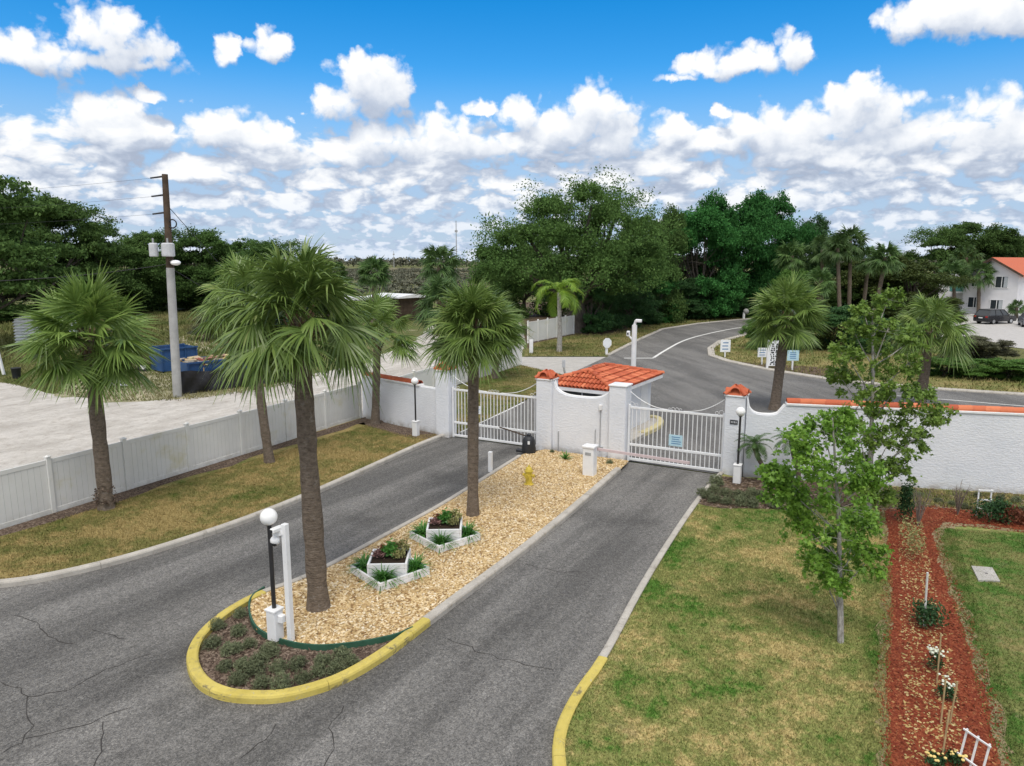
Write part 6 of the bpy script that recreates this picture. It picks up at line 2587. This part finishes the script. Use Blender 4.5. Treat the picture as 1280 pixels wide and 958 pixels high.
def car(base, length, width, height, rz, paint, label):
    x, y_ = G(*base)
    e = empty('parked_car', (x, y_, 0), rz, label, 'car', 'cars in the parking lot')
    L, Wc, Hc = length, width, height
    mb = MB()
    prof = [(-L / 2, .35), (-L / 2 + .1, .28), (L / 2 - .1, .28), (L / 2, .42), (L / 2 - .02, .72), (L / 2 - .25, .92), (L / 2 - 1.25, 1.02), (-L / 2 + .1, 1.06), (-L / 2 - .02, .9)]
    n = len(prof)
    rings = [(-Wc / 2 + .06, .96), (-Wc / 2, 1), (Wc / 2, 1), (Wc / 2 - .06 + .0, .96)]
    ys = [-Wc / 2, -Wc / 2 + .08, Wc / 2 - .08, Wc / 2]
    ks = [.94, 1.0, 1.0, .94]
    vs = []
    for yy, k in zip(ys, ks):
        for px, pz in prof:
            vs.append((px * (.985 if k < 1 else 1), yy, .6 + (pz - .6) * k))
    fs = [tuple(range(n)), tuple(range(4 * n - 1, 3 * n - 1, -1))]
    for r in range(3):
        for i in range(n):
            j = (i + 1) % n
            fs.append((r * n + j, r * n + i, r * n + n + i, r * n + n + j))
    mb.add(vs, fs)
    mb.build('body', M[paint], e, smooth=True)
    cab = MB()
    lo = [(-L / 2 + .12, 1.03), (L / 2 - 1.25, 1.01)]
    hi = [(-L / 2 + .55, Hc), (L / 2 - 2.0, Hc)]
    w0, w1 = Wc / 2 - .08, Wc / 2 - .24
    cab.add([(lo[0][0], -w0, lo[0][1]), (lo[1][0], -w0, lo[1][1]), (lo[1][0], w0, lo[1][1]), (lo[0][0], w0, lo[0][1]), (hi[0][0], -w1, hi[0][1] - .06), (hi[1][0], -w1, hi[1][1] - .06), (hi[1][0], w1, hi[1][1] - .06), (hi[0][0], w1, hi[0][1] - .06)],
            [(3, 2, 1, 0), (4, 5, 6, 7), (0, 1, 5, 4), (1, 2, 6, 5), (2, 3, 7, 6), (3, 0, 4, 7)])
    cab.build('windows', M['glass'], e)
    rfm = MB().box(((hi[0][0] + hi[1][0]) / 2, 0, Hc - .03), (hi[1][0] - hi[0][0] + .1, 2 * w1 + .06, .07), bev=.03)
    for sy in (-1, 1):
        for q in (0.0, .36, .70, 1.0):
            a_ = Vector((lo[0][0] + (lo[1][0] - lo[0][0]) * q, sy * (w0 + .005), 1.02))
            b_ = Vector((hi[0][0] + (hi[1][0] - hi[0][0]) * q, sy * (w1 + .005), Hc - .05))
            rfm.bar(a_, b_, .06, .07)
    rfm.build('roof', M[paint], e)
    for sx in (-1, 1):
        for sy in (-1, 1):
            wl = MB().tube([(sx * L * .3, sy * (Wc / 2 - .2), .34), (sx * L * .3, sy * (Wc / 2 + .015), .34)], .345, 18).build('wheel', M['tyre'], e)
            MB().tube([(sx * L * .3, sy * (Wc / 2 + .012), .34), (sx * L * .3, sy * (Wc / 2 + .03), .34)], .21, 14).build('rim', M['rim'], wl)
    for sy in (-1, 1):
        MB().box((-L / 2 - .01, sy * (Wc / 2 - .22), .88), (.06, .3, .2), bev=.02).build('tail_light', M['red_lens'], e)
        MB().box((L / 2 - .06, sy * (Wc / 2 - .28), .76), (.12, .36, .14), bev=.03).build('headlight', M['globe'], e)
    MB().box((-L / 2 - .012, 0, .75), (.03, .5, .13)).build('number_plate', M['sign_white'], e)
    for sy in (-1, 1):
        MB().box((L / 2 - 1.55, sy * (Wc / 2 + .06), 1.08), (.14, .16, .12), bev=.03).build('mirror', M[paint], e)
    return e


car((1243, 404.5), 4.8, 1.9, 1.72, R(20), 'suv_paint', 'dark parked car before the white house seen from its rear side')
car((1287, 408), 4.6, 1.85, 1.55, R(62), 'grey_paint', 'grey parked car cut by the right picture edge')

# ================================================================== GARDEN ON THE RIGHT
rng = np.random.default_rng(9)
random.seed(9)
GZ = .1


def plant_cloud(pt, clumps, tw, lv, L, Wd, mat, name, label, cat='plant', group=None, **k):
    x, y_ = G(*pt, GZ)
    o = link(name, cloud_mesh(name, clumps, tw, lv, L, Wd, **k), M[mat])
    o.location = (x, y_, GZ)
    tag(o, label, cat, group)
    return o


plant_cloud((1131, 652), [(0, 0, .5, .20, .20, .6)], 60, 12, .09, .05, 'dk_shrub', 'shrub', 'slim upright dark green shrub at the head of the red path', 'shrub')
plant_cloud((1143, 700), [(0, 0, .45, .16, .2, .5), (.03, .5, .5, .14, .2, .45)], 40, 7, .07, .035, 'succ_yel', 'shrub', 'thin variegated shrub in the middle of the red path', 'shrub')
plant_cloud((1158, 782), [(0, 0, .24, .26, .26, .26)], 70, 12, .07, .04, 'dk_shrub', 'shrub', 'rounded dark green bush beside the pale stake on the red path', 'shrub')
plant_cloud((1236, 652), [(0, 0, .3, .42, .3, .34), (.35, .1, .25, .3, .3, .26)], 60, 12, .08, .05, 'dk_shrub', 'shrub', 'green bush around the small white trellis by the wall', 'shrub')
plant_cloud((1262, 655), [(0, 0, .22, .3, .25, .25), (.45, .0, .22, .3, .25, .25)], 50, 10, .08, .04, 'red_leaf', 'shrub', 'reddish leaved plant right of the small white trellis', 'shrub')
plant_cloud((1075, 645), [(0, 0, .12, .3, .25, .16)], 40, 10, .07, .03, 'dk_shrub', 'low_plant', 'low green ground plant at the foot of the farther maple', 'plant')
for (px, py, s) in ((1118, 622, .5), (1105, 628, .45), (1172, 628, .5), (1190, 632, .55), (1205, 636, .5), (1250, 626, .6), (1270, 628, .6), (1150, 620, .45), (1222, 622, .5), (1278, 640, .6)):
    low_shrub(G(px, py, .1), s, 'dk_shrub', 'low weedy plant at the foot of the long white wall', 'weeds along the long wall')


def twiggy(pt, h, n, label):
    x, y_ = G(*pt, GZ)
    mb = MB()
    for i in range(n):
        a = rng.uniform(0, 6.28)
        tip = Vector((math.cos(a) * h * .28 * rng.uniform(.3, 1), math.sin(a) * h * .28 * rng.uniform(.3, 1), h * rng.uniform(.6, 1)))
        mid = tip * .5 + Vector((0, 0, .08 * h))
        mb.tube([(0, 0, 0), mid, tip], [.012, .008, .003], 4)
        for _ in range(3):
            s = mid.lerp(tip, rng.uniform(0, .8))
            mb.tube([s, s + Vector((rng.uniform(-.12, .12), rng.uniform(-.12, .12), rng.uniform(.05, .2)))], [.006, .002], 4)
    o = mb.build('bare_shrub', M['twig'])
    o.location = (x, y_, GZ)
    tag(o, label, 'shrub', 'leafless shrubs by the wall')


twiggy((1147, 658), 1.15, 16, 'leafless grey shrub beside the slim dark shrub')
twiggy((1197, 644), 1.0, 16, 'leafless grey shrub between slim dark shrub and small trellis')


def stake(pt, ytop, label, mat='stake', r=.014, lean=0.0):
    x, y_ = G(*pt, GZ)
    z = ZT(y_, ytop)
    o = MB().tube([(x, y_, GZ - .02), (x + lean, y_, z)], r, 7).build('stake', M[mat])
    return tag(o, label, 'stake', 'stakes along the red path')


stake((1155, 783), 716, 'pale stake with white top standing in the rounded bush', 'pipe', .022, -.04)
stake((1171, 855), 792, 'tan stake behind the taller white flowers', lean=-.02)
stake((1176, 905), 850, 'tan stake left of the lower white flowers')
stake((1178, 945), 888, 'tan stake nearest the picture bottom on the red path', lean=.03)
stake((1187, 905), 852, 'leaning tan stake right of the lower white flowers', lean=.05)


def flowers(pt, h, n, mat, label, spread=.12):
    x, y_ = G(*pt, GZ)
    e = empty('flowering_plant', (x, y_, GZ), 0, label, 'flower', 'flowers on the red path')
    link('foliage', cloud_mesh('foliage', [(0, 0, h * .45, spread, spread, h * .45)], 30, 8, .06, .03), M['dk_shrub'], e)
    mb = MB()
    for i in range(n):
        c = (rng.normal(0, spread * .55), rng.normal(0, spread * .55), h + rng.normal(0, .04))
        mb.ball(c, .023 * rng.uniform(.7, 1.3), 7, 5, .7)
    mb.build('blossom', M[mat], e)


flowers((1168, 838), .38, 34, 'flower_white', 'taller white flowering plant on the red path')
flowers((1182, 876), .34, 18, 'flower_white', 'lower white flowering plant between the tan stakes')
flowers((1170, 955), .14, 14, 'flower_yellow', 'small yellow flowering plant at the bottom of the red path')
flowers((1193, 953), .14, 12, 'flower_yellow', 'small pale yellow flowering plant beside the white frame')

# trellis frames
x, y_ = G(1228, 645, GZ)
e = empty('trellis', (x, y_, GZ), R(-8), 'small white two pane trellis in the green bush by the wall', 'trellis')
z = ZT(y_, 612) - GZ
mb = MB()
for sx in (-.17, .17):
    mb.box((sx, 0, z / 2), (.035, .03, z))
for zz in (z - .02, z * .62, z * .3):
    mb.box((0, -.032, zz), (.40, .03, .035))
mb.build('frame', M['white'], e)
x, y_ = G(1212, 962, GZ)
e = empty('plant_ladder', (x, y_, GZ), R(-72), 'white leaning ladder for plants at the bottom of the red path', 'plant ladder')
mb = MB()
for sx in (-.18, 0, .18):
    mb.bar((sx, 0, 0), (sx, .10, .52), .022)
for zz in (.12, .5):
    mb.bar((-.22, zz * .19 - .024, zz), (.22, zz * .19 - .024, zz), .022)
mb.build('frame_bars', M['white'], e)

# meter cover on the side lawn
c = [G(*p, .09) for p in [(1214, 709), (1240, 711), (1250, 728), (1223, 727)]]
e = empty('utility_cover', (sum(p[0] for p in c) / 4, sum(p[1] for p in c) / 4, .09), 0, 'pale concrete utility lid set in the grass right of the red path', 'lid')
cc_ = [(p[0] - e.location[0], p[1] - e.location[1]) for p in c][::-1]
MB().prism(cc_, -.02, .035).build('slab', M['apron'], e)
MB().box((.02, 0, .038), (.06, .04, .008)).build('lift_slot', M['ink'], e)
o = stones([tuple(p) for p in [G(1122, 650), G(1150, 650), G(1172, 760), G(1196, 860), G(1206, 960), G(1130, 960), G(1126, 800)]], 1900, GZ + .005, .02, .05, M['leaf_litter'], 'fallen_leaves', .2, 1.6)
tag(o, 'tan fallen leaves strewn over the red mulch', 'leaves')
